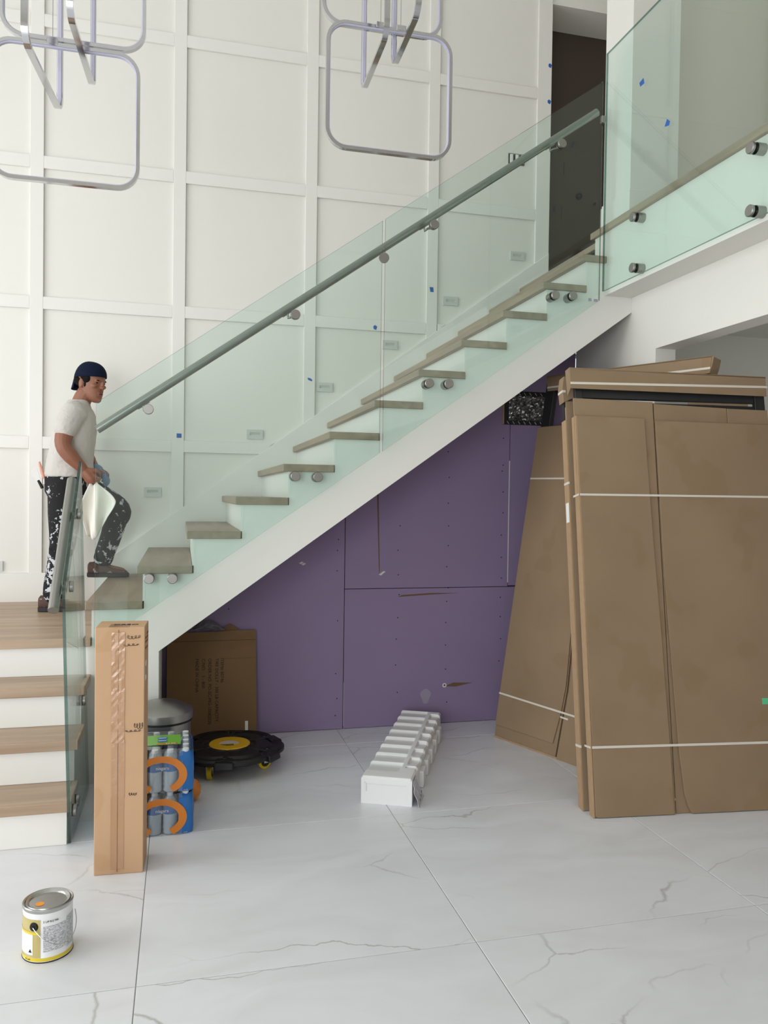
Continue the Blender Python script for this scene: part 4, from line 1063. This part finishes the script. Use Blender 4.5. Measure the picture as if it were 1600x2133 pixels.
for yy in (1.540, 0.322):
    mb = MB(MA); mb.box(-0.0205, -0.0185, yy-0.005, yy+0.005, -0.07, 0.0); mb.build('strap', M_['strap'], t)
mb = MB(MA); mb.box(0.885, 0.97, 0.50, 0.53, 0.0, 0.0008)
M_['greenlabel'] = plain('green_label', L(92, 196, 140), 0.5)
mb.build('green_label', M_['greenlabel'], t)
# second pack right behind it
MBk = frame(Vector((1.886, -2.362, 0.004)), pu, pv, pn)
t = thing('packed_panel', 'second flat package sandwiched just behind the front one, only its edge showing', 'package', (2.4, -2.33, 0), 'strapped flat packages leaning under the balcony')
sheet(t, MBk, [(0, 0), (0.60, 0), (0.60, 2.03), (0.0, 2.03)], -0.012, -0.004, 'front_sheet')
mb = MB(MBk); mb.box(0.0, 0.60, 0, 2.0, -0.058, -0.014); mb.build('packed_core', M_['card'], t, bevel=0.002)
mb = MB(MBk); mb.box(-0.005, 0.001, 0.0, 1.93, -0.06, -0.004); mb.build('side_flap', M_['card_edge'], t)
mb = MB(MBk); mb.box(-0.004, 0.03, 1.93, 2.15, -0.05, -0.02); mb.build('frame_post', M_['blackmetal'], t)
mb = MB(MBk); mb.prism([(-0.014, 2.02), (0.05, 2.05), (0.05, 2.155), (-0.008, 2.16), (-0.018, 2.10)], 'Z', -0.06, 0.0); mb.build('top_cap', M_['card'], t, bevel=0.002)
for yy in (2.08, 1.60, 0.30):
    mb = MB(MBk); mb.box(-0.0185 if yy > 2 else -0.0065, 0.0, yy-0.006, yy+0.006, -0.06, 0.001); mb.build('strap', M_['strap'], t)
mb = MB(MBk); mb.box(-0.0058, -0.005, 1.40, 1.50, -0.05, -0.012); mb.build('paper_label', M_['white'], t)
# rear pack leaning against the white wall
qu = Vector((0.370683, -0.928759, 0)); qv = Vector((0.161175, 0.064328, 0.984827)).normalized(); qn = qu.cross(qv).normalized()
MR = frame((1.909, -1.151, 0.004), qu, qv, qn)
t = thing('packed_panel', 'rear strapped cardboard package tilted against the white wall, black frame above', 'package', (2.1, -1.6, 0), 'strapped flat packages leaning under the balcony')
WRr = 1.19
sheet(t, MR, [(0.0, 0.0), (0.500, 0.0), (0.520, 0.40), (0.497, 0.90), (0.488, 1.99), (0.006, 1.99)], -0.016, -0.008, 'front_flap')
sheet(t, MR, [(0.0, 0.075), (0.475, 0.078), (0.505, 0.26), (0.515, 0.42), (0.488, 0.92), (0.480, 1.985), (0.004, 1.985)], -0.008, 0.0, 'front_flap')
sheet(t, MR, [(0.515, 0.0), (WRr, 0.0), (WRr, 1.985), (0.515, 1.985), (0.512, 0.95), (0.540, 0.42), (0.530, 0.25)], -0.010, -0.002, 'front_flap')
mb = MB(MR); mb.box(0.0, WRr, 0, 1.97, -0.062, -0.022); mb.build('packed_core', M_['card'], t, bevel=0.002)
mb = MB(MR); mb.box(0.0, WRr, -0.003, 0.008, -0.065, -0.005); mb.build('bottom_wrap', M_['card_edge'], t)
mb = MB(MR); mb.box(0.012, 0.085, 1.97, 2.29, -0.055, -0.018); mb.build('frame_post', M_['blackmetal'], t, bevel=0.002)
mb = MB(MR); mb.box(WRr-0.07, WRr-0.01, 1.97, 2.29, -0.055, -0.018); mb.build('frame_post', M_['blackmetal'], t, bevel=0.002)
mb = MB(MR); mb.box(0.085, WRr-0.07, 2.22, 2.29, -0.050, -0.025); mb.build('frame_rail', M_['blackmetal'], t, bevel=0.002)
mb = MB(MR); mb.prism([(0.045, 2.222), (WRr, 2.206), (WRr, 2.300), (0.020, 2.324)], 'Z', -0.004, 0.0); mb.build('top_cap_front', M_['card'], t, bevel=0.001)
mb = MB(MR); mb.prism([(0.020, 2.318), (WRr, 2.294), (WRr, 2.302), (0.020, 2.326)], 'Z', -0.075, 0.0); mb.build('top_cap_lid', M_['card'], t)
mb = MB(MR); mb.prism([(WRr-0.004, 2.302), (WRr+0.012, 2.295), (WRr+0.008, 2.25), (WRr-0.002, 2.205)], 'Z', -0.07, -0.002); mb.build('top_cap_end', M_['card'], t)
strap(t, MR, 0.04, WRr, 2.246, 2.234, 0.0005, 0.012)
strap(t, MR, 0.004, WRr, 1.648, 1.64, 0.0005); strap(t, MR, -0.002, WRr, 0.272, 0.255, 0.0005, 0.011); strap(t, MR, 0.506, 0.565, 0.238, 0.236, 0.0007, 0.010)

# ------------------------------------------------------------------ the man on the landing
def remeshed(mb, name, mat, parent, voxel, smooth_it=4, fac=0.5, root=False):
    """fuses the collected closed pieces into one continuous surface"""
    me = bpy.data.meshes.new('tmp'); me.from_pydata([tuple(p) for p in mb.v], [], mb.f)
    bm = bmesh.new(); bm.from_mesh(me); bmesh.ops.remove_doubles(bm, verts=bm.verts, dist=1e-6); bmesh.ops.recalc_face_normals(bm, faces=bm.faces); bm.to_mesh(me); bm.free()
    tmp = bpy.data.objects.new('tmp', me); link(tmp)
    r = tmp.modifiers.new('r', 'REMESH'); r.mode = 'VOXEL'; r.voxel_size = voxel; r.use_smooth_shade = True
    if smooth_it:
        sm_ = tmp.modifiers.new('s', 'SMOOTH'); sm_.factor = fac; sm_.iterations = smooth_it
    dg = bpy.context.evaluated_depsgraph_get(); dg.update()
    out = bpy.data.meshes.new_from_object(tmp.evaluated_get(dg)); bpy.data.objects.remove(tmp)
    inv = WM[parent].inverted() if parent else Matrix.Identity(4)
    out.transform(inv); out.name = name; out.materials.clear(); out.materials.append(mat)
    for p in out.polygons: p.use_smooth = True
    o = bpy.data.objects.new(name, out); link(o)
    if parent: o.parent = parent; WM[o] = WM[parent]
    else: WM[o] = Matrix.Identity(4)
    return o

def chain(mb, pts, rads, n=14, sub=4, sx=1.0):
    """smooth tapered limb with rounded ends"""
    pts = [Vector(p) for p in pts]; P = []; R_ = []
    for i in range(len(pts)-1):
        p0 = pts[max(i-1, 0)]; p1 = pts[i]; p2 = pts[i+1]; p3 = pts[min(i+2, len(pts)-1)]
        for k in range(sub):
            f = k/sub; f2, f3 = f*f, f*f*f
            P.append(0.5*((2*p1)+(p2-p0)*f+(2*p0-5*p1+4*p2-p3)*f2+(3*p1-p0-3*p2+p3)*f3)); R_.append(rads[i]*(1-f)+rads[i+1]*f)
    P.append(pts[-1]); R_.append(rads[-1])
    d0 = (P[0]-P[1]).normalized(); d1 = (P[-1]-P[-2]).normalized()
    P = [P[0]+d0*R_[0]*0.95, P[0]+d0*R_[0]*0.6]+P+[P[-1]+d1*R_[-1]*0.6, P[-1]+d1*R_[-1]*0.95]
    R_ = [R_[0]*0.3, R_[0]*0.8]+R_+[R_[-1]*0.8, R_[-1]*0.3]
    mb.tube(P, R_, n, True, sx)

def loft(mb, secs, n=28, pw=2.0):
    """horizontal oval sections (cx, cy, z, rx, ry), closed at both ends"""
    vs_ = []; fs = []
    for (cx, cy, z, rx, ry) in secs:
        for k in range(n):
            a = 2*math.pi*k/n; ca, sa = math.cos(a), math.sin(a)
            e = 2/pw
            vs_.append((cx+rx*math.copysign(abs(ca)**e, ca), cy+ry*math.copysign(abs(sa)**e, sa), z))
    for i in range(len(secs)-1):
        for k in range(n): fs.append((i*n+k, i*n+(k+1) % n, (i+1)*n+(k+1) % n, (i+1)*n+k))
    fs.append(tuple(range(n-1, -1, -1))); fs.append(tuple(range((len(secs)-1)*n, len(secs)*n)))
    mb.add(vs_, fs)

mt, nt, b = new_mat('skin'); b.inputs['Base Color'].default_value = L(142, 92, 70); b.inputs['Roughness'].default_value = 0.5
b.inputs['Subsurface Weight'].default_value = 0.08; b.inputs['Subsurface Radius'].default_value = (0.01, 0.004, 0.002)
M_['skin'] = mt
M_['hair'] = plain('dark_hair', L(13, 10, 8), 0.85, spec=0.2)
M_['lip'] = plain('lip', L(138, 82, 68), 0.5)
M_['shirt'] = plain('pale_grey_cotton', L(202, 197, 191), 0.9, var=0.04, vscale=9, bump=1.0, bscale=11, bdist=0.02)
M_['navy'] = plain('navy_cap_cloth', L(13, 23, 46), 0.9, spec=0.2)
M_['pants'] = splatter('paint_splattered_black_trousers', L(12, 12, 15), L(196, 198, 204), 0.612, 30.0, (0.0, 0.62))
M_['shoe'] = splatter('brown_work_shoe', L(88, 66, 60), L(170, 160, 154), 0.64, 30.0)
M_['sole'] = plain('dark_shoe_sole', L(44, 40, 42), 0.7, var=0.2, vscale=40)
M_['glove'] = plain('blue_glove', L(112, 142, 178), 0.6, var=0.12, vscale=30)
M_['cloth'] = plain('white_rag', L(236, 232, 222), 0.85, var=0.04, vscale=12)

PB = Vector((-0.70, -0.40, ZL))
SPINE = [(-0.700, -0.395, 1.47, 0.125, 0.150), (-0.698, -0.395, 1.56, 0.135, 0.160), (-0.690, -0.40, 1.66, 0.122, 0.152), (-0.675, -0.40, 1.78, 0.118, 0.158), (-0.658, -0.40, 1.90, 0.118, 0.172), (-0.648, -0.40, 1.98, 0.098, 0.168), (-0.642, -0.40, 2.035, 0.062, 0.105), (-0.636, -0.402, 2.062, 0.055, 0.062)]
R_SH, R_EL, R_WR, R_HD = (-0.655, -0.560, 1.985), (-0.700, -0.622, 1.785), (-0.585, -0.598, 1.640), (-0.545, -0.590, 1.585)
L_SH, L_EL, L_WR, L_HD = (-0.625, -0.245, 1.985), (-0.620, -0.185, 1.775), (-0.545, -0.270, 1.645), (-0.515, -0.305, 1.610)
R_LEG = [(-0.705, -0.470, 1.53), (-0.708, -0.490, 1.36), (-0.715, -0.500, 1.19), (-0.738, -0.500, 1.04), (-0.768, -0.500, 0.83)]
L_LEG = [(-0.660, -0.320, 1.53), (-0.530, -0.275, 1.46), (-0.402, -0.250, 1.385), (-0.452, -0.235, 1.21), (-0.512, -0.220, 1.02)]

body = MB()
loft(body, SPINE)
chain(body, [(-0.635, -0.402, 2.03), (-0.618, -0.405, 2.085), (-0.592, -0.408, 2.13)], [0.060, 0.056, 0.056])
chain(body, [R_SH, ((-0.688), -0.602, 1.88), R_EL, (-0.655, -0.615, 1.715), R_WR], [0.062, 0.056, 0.048, 0.047, 0.030])
chain(body, [L_SH, (-0.628, -0.205, 1.88), L_EL, (-0.59, -0.225, 1.70), L_WR], [0.060, 0.054, 0.046, 0.044, 0.030])
chain(body, R_LEG, [0.088, 0.080, 0.058, 0.056, 0.042]); chain(body, L_LEG, [0.088, 0.080, 0.058, 0.054, 0.042])
for lg, dx in ((R_LEG, 0.0), (L_LEG, 0.0)):
    e = Vector(lg[-1]); chain(body, [e+Vector((-0.02, 0, -0.02)), e+Vector((0.06, -0.01, -0.035)), e+Vector((0.13, -0.015, -0.045))], [0.038, 0.034, 0.026])
# head, turned a little towards the camera and tipped down
HC = Vector((-0.566, -0.412, 2.188)); ha, hp = math.radians(-38), math.radians(-10)
hf = Vector((math.cos(ha)*math.cos(hp), math.sin(ha)*math.cos(hp), math.sin(hp))); hl = Vector((-math.sin(ha), math.cos(ha), 0)); hu = hf.cross(hl)
HM = frame(HC, hf, hl, hu)
def hsph(mb, c, r, n=18, mr_=12):
    t2 = MB(); t2.sphere((0, 0, 0), r, n, mr_); b0 = len(mb.v)
    for p in t2.v: mb.v.append(HM @ (p+Vector(c)))
    for f in t2.f: mb.f.append([i+b0 for i in f]); mb.mi.append(0)
hsec = [(-0.113, 0.060, 0.016, 0.015), (-0.108, 0.056, 0.030, 0.026), (-0.096, 0.047, 0.045, 0.037), (-0.078, 0.035, 0.059, 0.047), (-0.055, 0.021, 0.072, 0.057), (-0.030, 0.009, 0.083, 0.065), (0.000, 0.000, 0.091, 0.071), (0.030, -0.004, 0.097, 0.075), (0.060, -0.008, 0.096, 0.076), (0.090, -0.012, 0.087, 0.070), (0.112, -0.014, 0.066, 0.055), (0.128, -0.014, 0.032, 0.028)]
vs_ = []; n = 32
for (uu, cf, rx, ry) in hsec:
    for k in range(n): vs_.append(HM @ Vector((cf+rx*math.cos(2*math.pi*k/n), ry*math.sin(2*math.pi*k/n), uu)))
b0 = len(body.v); body.v += vs_
fs = [(i*n+k, i*n+(k+1) % n, (i+1)*n+(k+1) % n, (i+1)*n+k) for i in range(len(hsec)-1) for k in range(n)]+[tuple(range(n-1, -1, -1)), tuple(range((len(hsec)-1)*n, len(hsec)*n))]
for f in fs: body.f.append([i+b0 for i in f]); body.mi.append(0)
hsph(body, (0.082, 0, 0.027), (0.013, 0.046, 0.011)); hsph(body, (0.094, 0, 0.004), (0.013, 0.0100, 0.027)); hsph(body, (0.102, 0, -0.014), (0.014, 0.0145, 0.010))
for s_ in (-1, 1):
    hsph(body, (-0.008, 0.073*s_, -0.004), (0.019, 0.011, 0.031)); hsph(body, (0.066, 0.038*s_, -0.008), (0.022, 0.020, 0.014))
hsph(body, (0.088, 0, -0.047), (0.011, 0.022, 0.0065)); hsph(body, (0.087, 0, -0.060), (0.011, 0.019, 0.0075)); hsph(body, (0.082, 0, -0.092), (0.016, 0.020, 0.015))
# right hand: palm and five fingers closed round the rag
def hand(mb, wr, fwd, palm_n, r_=0.0085, curl=1.0):
    """wr wrist point, fwd along the palm, palm_n out of the palm"""
    wr = Vector(wr); f = Vector(fwd).normalized(); n = (Vector(palm_n)-f*Vector(palm_n).dot(f)).normalized(); s_ = f.cross(n)
    chain(mb, [wr, wr+f*0.045, wr+f*0.075], [0.027, 0.031, 0.030], 12, 3, 1.0)
    chain(mb, [wr+f*0.02+s_*0.02, wr+f*0.075+s_*0.028], [0.017, 0.015], 10, 3); chain(mb, [wr+f*0.02-s_*0.02, wr+f*0.075-s_*0.028], [0.017, 0.015], 10, 3)
    for k, ln in enumerate((0.062, 0.074, 0.070, 0.054)):
        o_ = wr+f*(0.082-0.003*abs(k-1))+s_*(0.029-0.0193*k); p = [o_]; a = 0.25
        for q, lf in enumerate((0.42, 0.32, 0.26)):
            a += curl*(0.35, 0.75, 0.6)[q]; p.append(p[-1]+(f*math.cos(a)+n*math.sin(a))*ln*lf)
        chain(mb, p, [r_*1.05, r_, r_*0.95, r_*0.8], 10, 3)
    b_ = wr+f*0.025+s_*0.030
    chain(mb, [b_, b_+s_*0.022+f*0.022+n*0.010, b_+s_*0.022+f*0.045+n*0.026, b_+s_*0.010+f*0.060+n*0.036], [0.013, 0.0115, 0.010, 0.0085], 10, 3)
hand(body, R_WR, (0.62, 0.05, -0.78), (0.30, 0.90, 0.10))
hand(body, L_WR, (0.75, -0.45, -0.45), (-0.3, -0.2, -0.9), curl=0.8)
person = remeshed(body, 'person', M_['skin'], None, 0.0042, 3, 0.4)
# put the origin at his feet
person.data.transform(Matrix.Translation(-PB)); person.location = PB; WM[person] = Matrix.Translation(PB)
tag(person, 'man in backward navy cap, grey t-shirt and paint-splattered black trousers climbing the stairs', 'person')

# t-shirt
sh_ = MB()
loft(sh_, [(-0.694, -0.395, 1.592, 0.146, 0.174), (-0.694, -0.395, 1.615, 0.150, 0.178), (-0.690, -0.40, 1.68, 0.139, 0.170), (-0.675, -0.40, 1.78, 0.133, 0.172), (-0.660, -0.40, 1.90, 0.132, 0.184), (-0.652, -0.40, 1.975, 0.114, 0.182), (-0.645, -0.40, 2.035, 0.082, 0.130), (-0.640, -0.40, 2.072, 0.068, 0.078), (-0.636, -0.401, 2.082, 0.064, 0.070)], 36, 2.3)
chain(sh_, [(-0.650, -0.535, 1.985), (-0.672, -0.585, 1.93), (-0.690, -0.606, 1.885)], [0.082, 0.074, 0.070], 18, 5)
chain(sh_, [(-0.625, -0.265, 1.985), (-0.628, -0.220, 1.93), (-0.628, -0.205, 1.885)], [0.080, 0.072, 0.068], 18, 5)
shirt = remeshed(sh_, 't_shirt', M_['shirt'], person, 0.008, 5)
# trousers
pt = MB()
loft(pt, [(-0.690, -0.395, 1.44, 0.110, 0.150), (-0.698, -0.395, 1.50, 0.138, 0.172), (-0.696, -0.395, 1.58, 0.143, 0.172), (-0.694, -0.395, 1.625, 0.141, 0.170)], 30, 2.2)
chain(pt, [R_LEG[0], R_LEG[1], R_LEG[2], (-0.728, -0.50, 1.12), R_LEG[3], (-0.755, -0.50, 0.92), (-0.764, -0.50, 0.855)], [0.108, 0.098, 0.078, 0.071, 0.070, 0.072, 0.068], 20, 5)
chain(pt, [L_LEG[0], L_LEG[1], L_LEG[2], (-0.425, -0.243, 1.31), L_LEG[3], (-0.490, -0.225, 1.10), (-0.502, -0.222, 1.055)], [0.108, 0.098, 0.076, 0.074, 0.068, 0.064, 0.062], 20, 5)
rr = random.Random(4)
for z in (1.22, 1.15, 1.09):       # soft folds behind the knee
    chain(pt, [(-0.775, -0.55, z), (-0.782, -0.50, z-0.006), (-0.770, -0.45, z+0.004)], [0.012, 0.016, 0.012], 10, 3)
remeshed(pt, 'trousers', M_['pants'], person, 0.008, 4)
# shoes
def shoe(ank, flat_z):
    ax, ay = ank
    sh2 = MB(); n = 20
    secs = [(-0.085, 0.030, 0.085), (-0.075, 0.040, 0.098), (-0.03, 0.044, 0.102), (0.02, 0.043, 0.090), (0.07, 0.046, 0.064), (0.12, 0.046, 0.052), (0.155, 0.036, 0.044), (0.168, 0.016, 0.032)]
    vs_ = []; fs = []
    for (dx, hw, h) in secs:
        for k in range(n):
            a = 2*math.pi*k/n; z = math.sin(a)
            vs_.append((ax+dx, ay-0.08*dx+hw*math.copysign(abs(math.cos(a))**0.8, math.cos(a)), flat_z+0.018+(h-0.018)*0.5*(1+math.copysign(abs(z)**0.8, z))))
    for i in range(len(secs)-1):
        for k in range(n): fs.append((i*n+k, i*n+(k+1) % n, (i+1)*n+(k+1) % n, (i+1)*n+k))
    fs.append(tuple(range(n-1, -1, -1))); fs.append(tuple(range((len(secs)-1)*n, len(secs)*n)))
    sh2.add(vs_, fs); o = sh2.build('shoe', M_['shoe'], person, smooth=True)
    ol = [(-0.092, 0), (-0.086, 0.034), (-0.04, 0.046), (0.02, 0.044), (0.08, 0.050), (0.13, 0.048), (0.165, 0.034), (0.178, 0), (0.165, -0.034), (0.13, -0.048), (0.08, -0.050), (0.02, -0.044), (-0.04, -0.046), (-0.086, -0.034)]
    mb = MB(); mb.prism([(ax+x, ay-0.08*x+y) for x, y in ol], 'Z', flat_z, flat_z+0.028); mb.build('sole', M_['sole'], o, bevel=0.004)
    lc = MB(); lc.tube([(ax+0.02, ay-0.02, flat_z+0.096), (ax+0.05, ay+0.01, flat_z+0.086), (ax+0.06, ay-0.025, flat_z+0.074), (ax+0.09, ay+0.01, flat_z+0.066)], 0.0025, 6); lc.build('lace', M_['sole'], o)
shoe((-0.768, -0.505), ZL+0.001); shoe((-0.512, -0.225), Z0+0.001)
# cap worn backwards: crown, band and the peak hanging over the nape
cp = MB(HM); n = 28; vs_ = []; fs = []
rows = 8
for i in range(rows+1):
    ph = math.radians(90*i/rows)
    for k in range(n):
        a = 2*math.pi*k/n; x = -0.010+0.108*math.cos(a)*math.cos(ph)**0.85 if math.cos(ph) > 0 else -0.010
        y = 0.086*math.sin(a)*max(math.cos(ph), 0)**0.85
        z0 = 0.036+0.018*math.cos(a)
        vs_.append((x, y, z0+(0.140-z0)*math.sin(ph)))
for i in range(rows):
    for k in range(n): fs.append((i*n+k, i*n+(k+1) % n, (i+1)*n+(k+1) % n, (i+1)*n+k))
cp.add(vs_, fs); cap_o = cp.build('cap', M_['navy'], person, smooth=True, angle=60)
sd = cap_o.modifiers.new('thickness', 'SOLIDIFY'); sd.thickness = 0.004
pk = MB(HM); vs_ = []; m_ = 12
for j in range(5):
    f = j/4
    for k in range(m_+1):
        a = math.radians(120+120*k/m_); s_ = 1.0-0.10*f
        vs_.append((-0.012+0.104*math.cos(a)*(1+0.22*f), 0.084*math.sin(a)*s_, 0.030-0.088*f*(0.55+0.45*abs(math.cos(a)))))
pk.add(vs_, [(j*(m_+1)+k, j*(m_+1)+k+1, (j+1)*(m_+1)+k+1, (j+1)*(m_+1)+k) for j in range(4) for k in range(m_)])
po = pk.build('cap_peak', M_['navy'], person, smooth=True); sd = po.modifiers.new('thickness', 'SOLIDIFY'); sd.thickness = 0.004
# hair at the sides, brows, eyes, mouth line
for s_ in (-1, 1):
    hb = MB(); hsph(hb, (0.012, 0.0655*s_, 0.030), (0.040, 0.014, 0.030)); hb.build('hair', M_['hair'], person, smooth=True)
    hb = MB(); hsph(hb, (-0.045, 0.056*s_, 0.008), (0.040, 0.022, 0.030)); hb.build('hair', M_['hair'], person, smooth=True)
    hb = MB(); hsph(hb, (0.018, 0.067*s_, -0.004), (0.008, 0.006, 0.020)); hb.build('sideburn', M_['hair'], person, smooth=True)
    hb = MB(); hsph(hb, (0.0855, 0.027*s_, 0.0285), (0.007, 0.0145, 0.0042)); hb.build('eyebrow', M_['hair'], person, smooth=True)
    hb = MB(); hsph(hb, (0.0800, 0.029*s_, 0.0135), (0.006, 0.0110, 0.0042)); hb.build('eye', M_['hair'], person, smooth=True)
hb = MB(); hsph(hb, (0.0965, 0, -0.0535), (0.004, 0.019, 0.0016)); hb.build('mouth_line', M_['hair'], person, smooth=True)
hb = MB(); hsph(hb, (0.093, 0, -0.060), (0.008, 0.017, 0.006)); hb.build('lower_lip', M_['lip'], person, smooth=True)
hb = MB(); hsph(hb, (0.0945, 0, -0.039), (0.006, 0.018, 0.003)); hb.build('moustache_shadow', M_['lip'], person, smooth=True)
# blue glove on his left hand
gl_ = MB(); hand(gl_, L_WR, (0.75, -0.45, -0.45), (-0.3, -0.2, -0.9), 0.0105, 0.8); chain(gl_, [Vector(L_WR)-Vector((0.02, -0.012, -0.012)), Vector(L_WR)+Vector((0.01, 0, 0))], [0.037, 0.037], 14, 3)
remeshed(gl_, 'glove', M_['glove'], person, 0.0052, 2)

# white rag hanging from his right hand
cl = MB(); nu, nv = 16, 18; vs_ = []; rr = random.Random(9)
hx, hy, hz = -0.520, -0.590, 1.555
for j in range(nv+1):
    g_ = j/nv
    for i in range(nu+1):
        f = i/nu-0.5
        wdt = 0.05+0.13*math.sin(min(1, g_*1.6)*math.pi/2)-0.11*max(0, g_-0.5)*1.2
        x = hx+f*wdt+0.015*g_+0.055*max(0, f)*math.sin(g_*math.pi)
        y = hy-0.022*math.sin(f*11+g_*3)*min(1, g_*2.2)-0.010*math.sin(f*23+1)*g_
        z = hz-0.335*g_*(1-0.42*max(0, f*2)**1.2)+0.012*math.sin(f*9)
        vs_.append((x, y, z))
cl.add(vs_, [(j*(nu+1)+i, j*(nu+1)+i+1, (j+1)*(nu+1)+i+1, (j+1)*(nu+1)+i) for j in range(nv) for i in range(nu)])
rg = cl.build('rag', M_['cloth'], smooth=True, angle=80); sd = rg.modifiers.new('thickness', 'SOLIDIFY'); sd.thickness = 0.004
tag(rg, "white cotton rag hanging from the man's right hand", 'rag')
# tools in his back pocket
pk_ = thing('putty_knife', "flat steel putty knife in the man's back pocket", 'tool', (-0.862, -0.45, 1.55))
KM = frame((-0.862, -0.455, 1.565), Vector((0.92, 0, 0.38)).normalized(), Vector((0, 1, 0)), Vector((-0.38, 0, 0.92)).normalized())
kb = MB(KM); kb.add([(-0.012, -0.02, 0), (0.012, -0.02, 0), (0.022, -0.02, 0.075), (-0.022, -0.02, 0.075), (-0.012, -0.017, 0), (0.012, -0.017, 0), (0.022, -0.017, 0.075), (-0.022, -0.017, 0.075)], [(0, 1, 2, 3), (4, 7, 6, 5), (0, 4, 5, 1), (1, 5, 6, 2), (2, 6, 7, 3), (3, 7, 4, 0)]); kb.build('blade', M_['steel'], pk_)
kb = MB(KM); kb.tube([(0, -0.0185, 0.005), (0.004, -0.0185, -0.05)], [0.008, 0.010], 8); kb.build('handle', M_['black'], pk_, smooth=True)
M_['pinkwood'] = plain('pinkish_brush_handle', L(222, 160, 140), 0.5)
pbh = thing('paint_brush', "pinkish paint brush handle sticking out of the man's back pocket", 'tool', (-0.835, -0.47, 1.57))
kb = MB(); kb.tube([(-0.828, -0.475, 1.575), (-0.842, -0.478, 1.625), (-0.858, -0.48, 1.685)], [0.007, 0.011, 0.006], 10); kb.build('handle', M_['pinkwood'], pbh, smooth=True)
kb = MB(); kb.tube([(-0.828, -0.475, 1.545), (-0.828, -0.475, 1.578)], 0.011, 10); kb.build('ferrule', M_['steel'], pbh, smooth=True)

# scrap of clear film bunched on top of the flattened carton
pf = MB(); rr = random.Random(21); nn = 10; vs_ = []
for j in range(nn+1):
    for i in range(nn+1):
        f, g_ = i/nn, j/nn
        vs_.append((0.06+0.20*f, -0.818-0.03*math.sin(g_*3.0)+rr.uniform(-.008, .008), 0.668+0.055*g_*math.sin(math.pi*f)+rr.uniform(-.005, .005)))
pf.add(vs_, [(j*(nn+1)+i, j*(nn+1)+i+1, (j+1)*(nn+1)+i+1, (j+1)*(nn+1)+i) for j in range(nn) for i in range(nn)])
M_['dullfilm'] = plain('dull_grey_film', L(120, 118, 126), 0.25, var=0.2, vscale=30)
o = pf.build('plastic_scrap', M_['dullfilm']); tag(o, 'scrap of grey plastic film on top of the flattened printed carton', 'plastic')
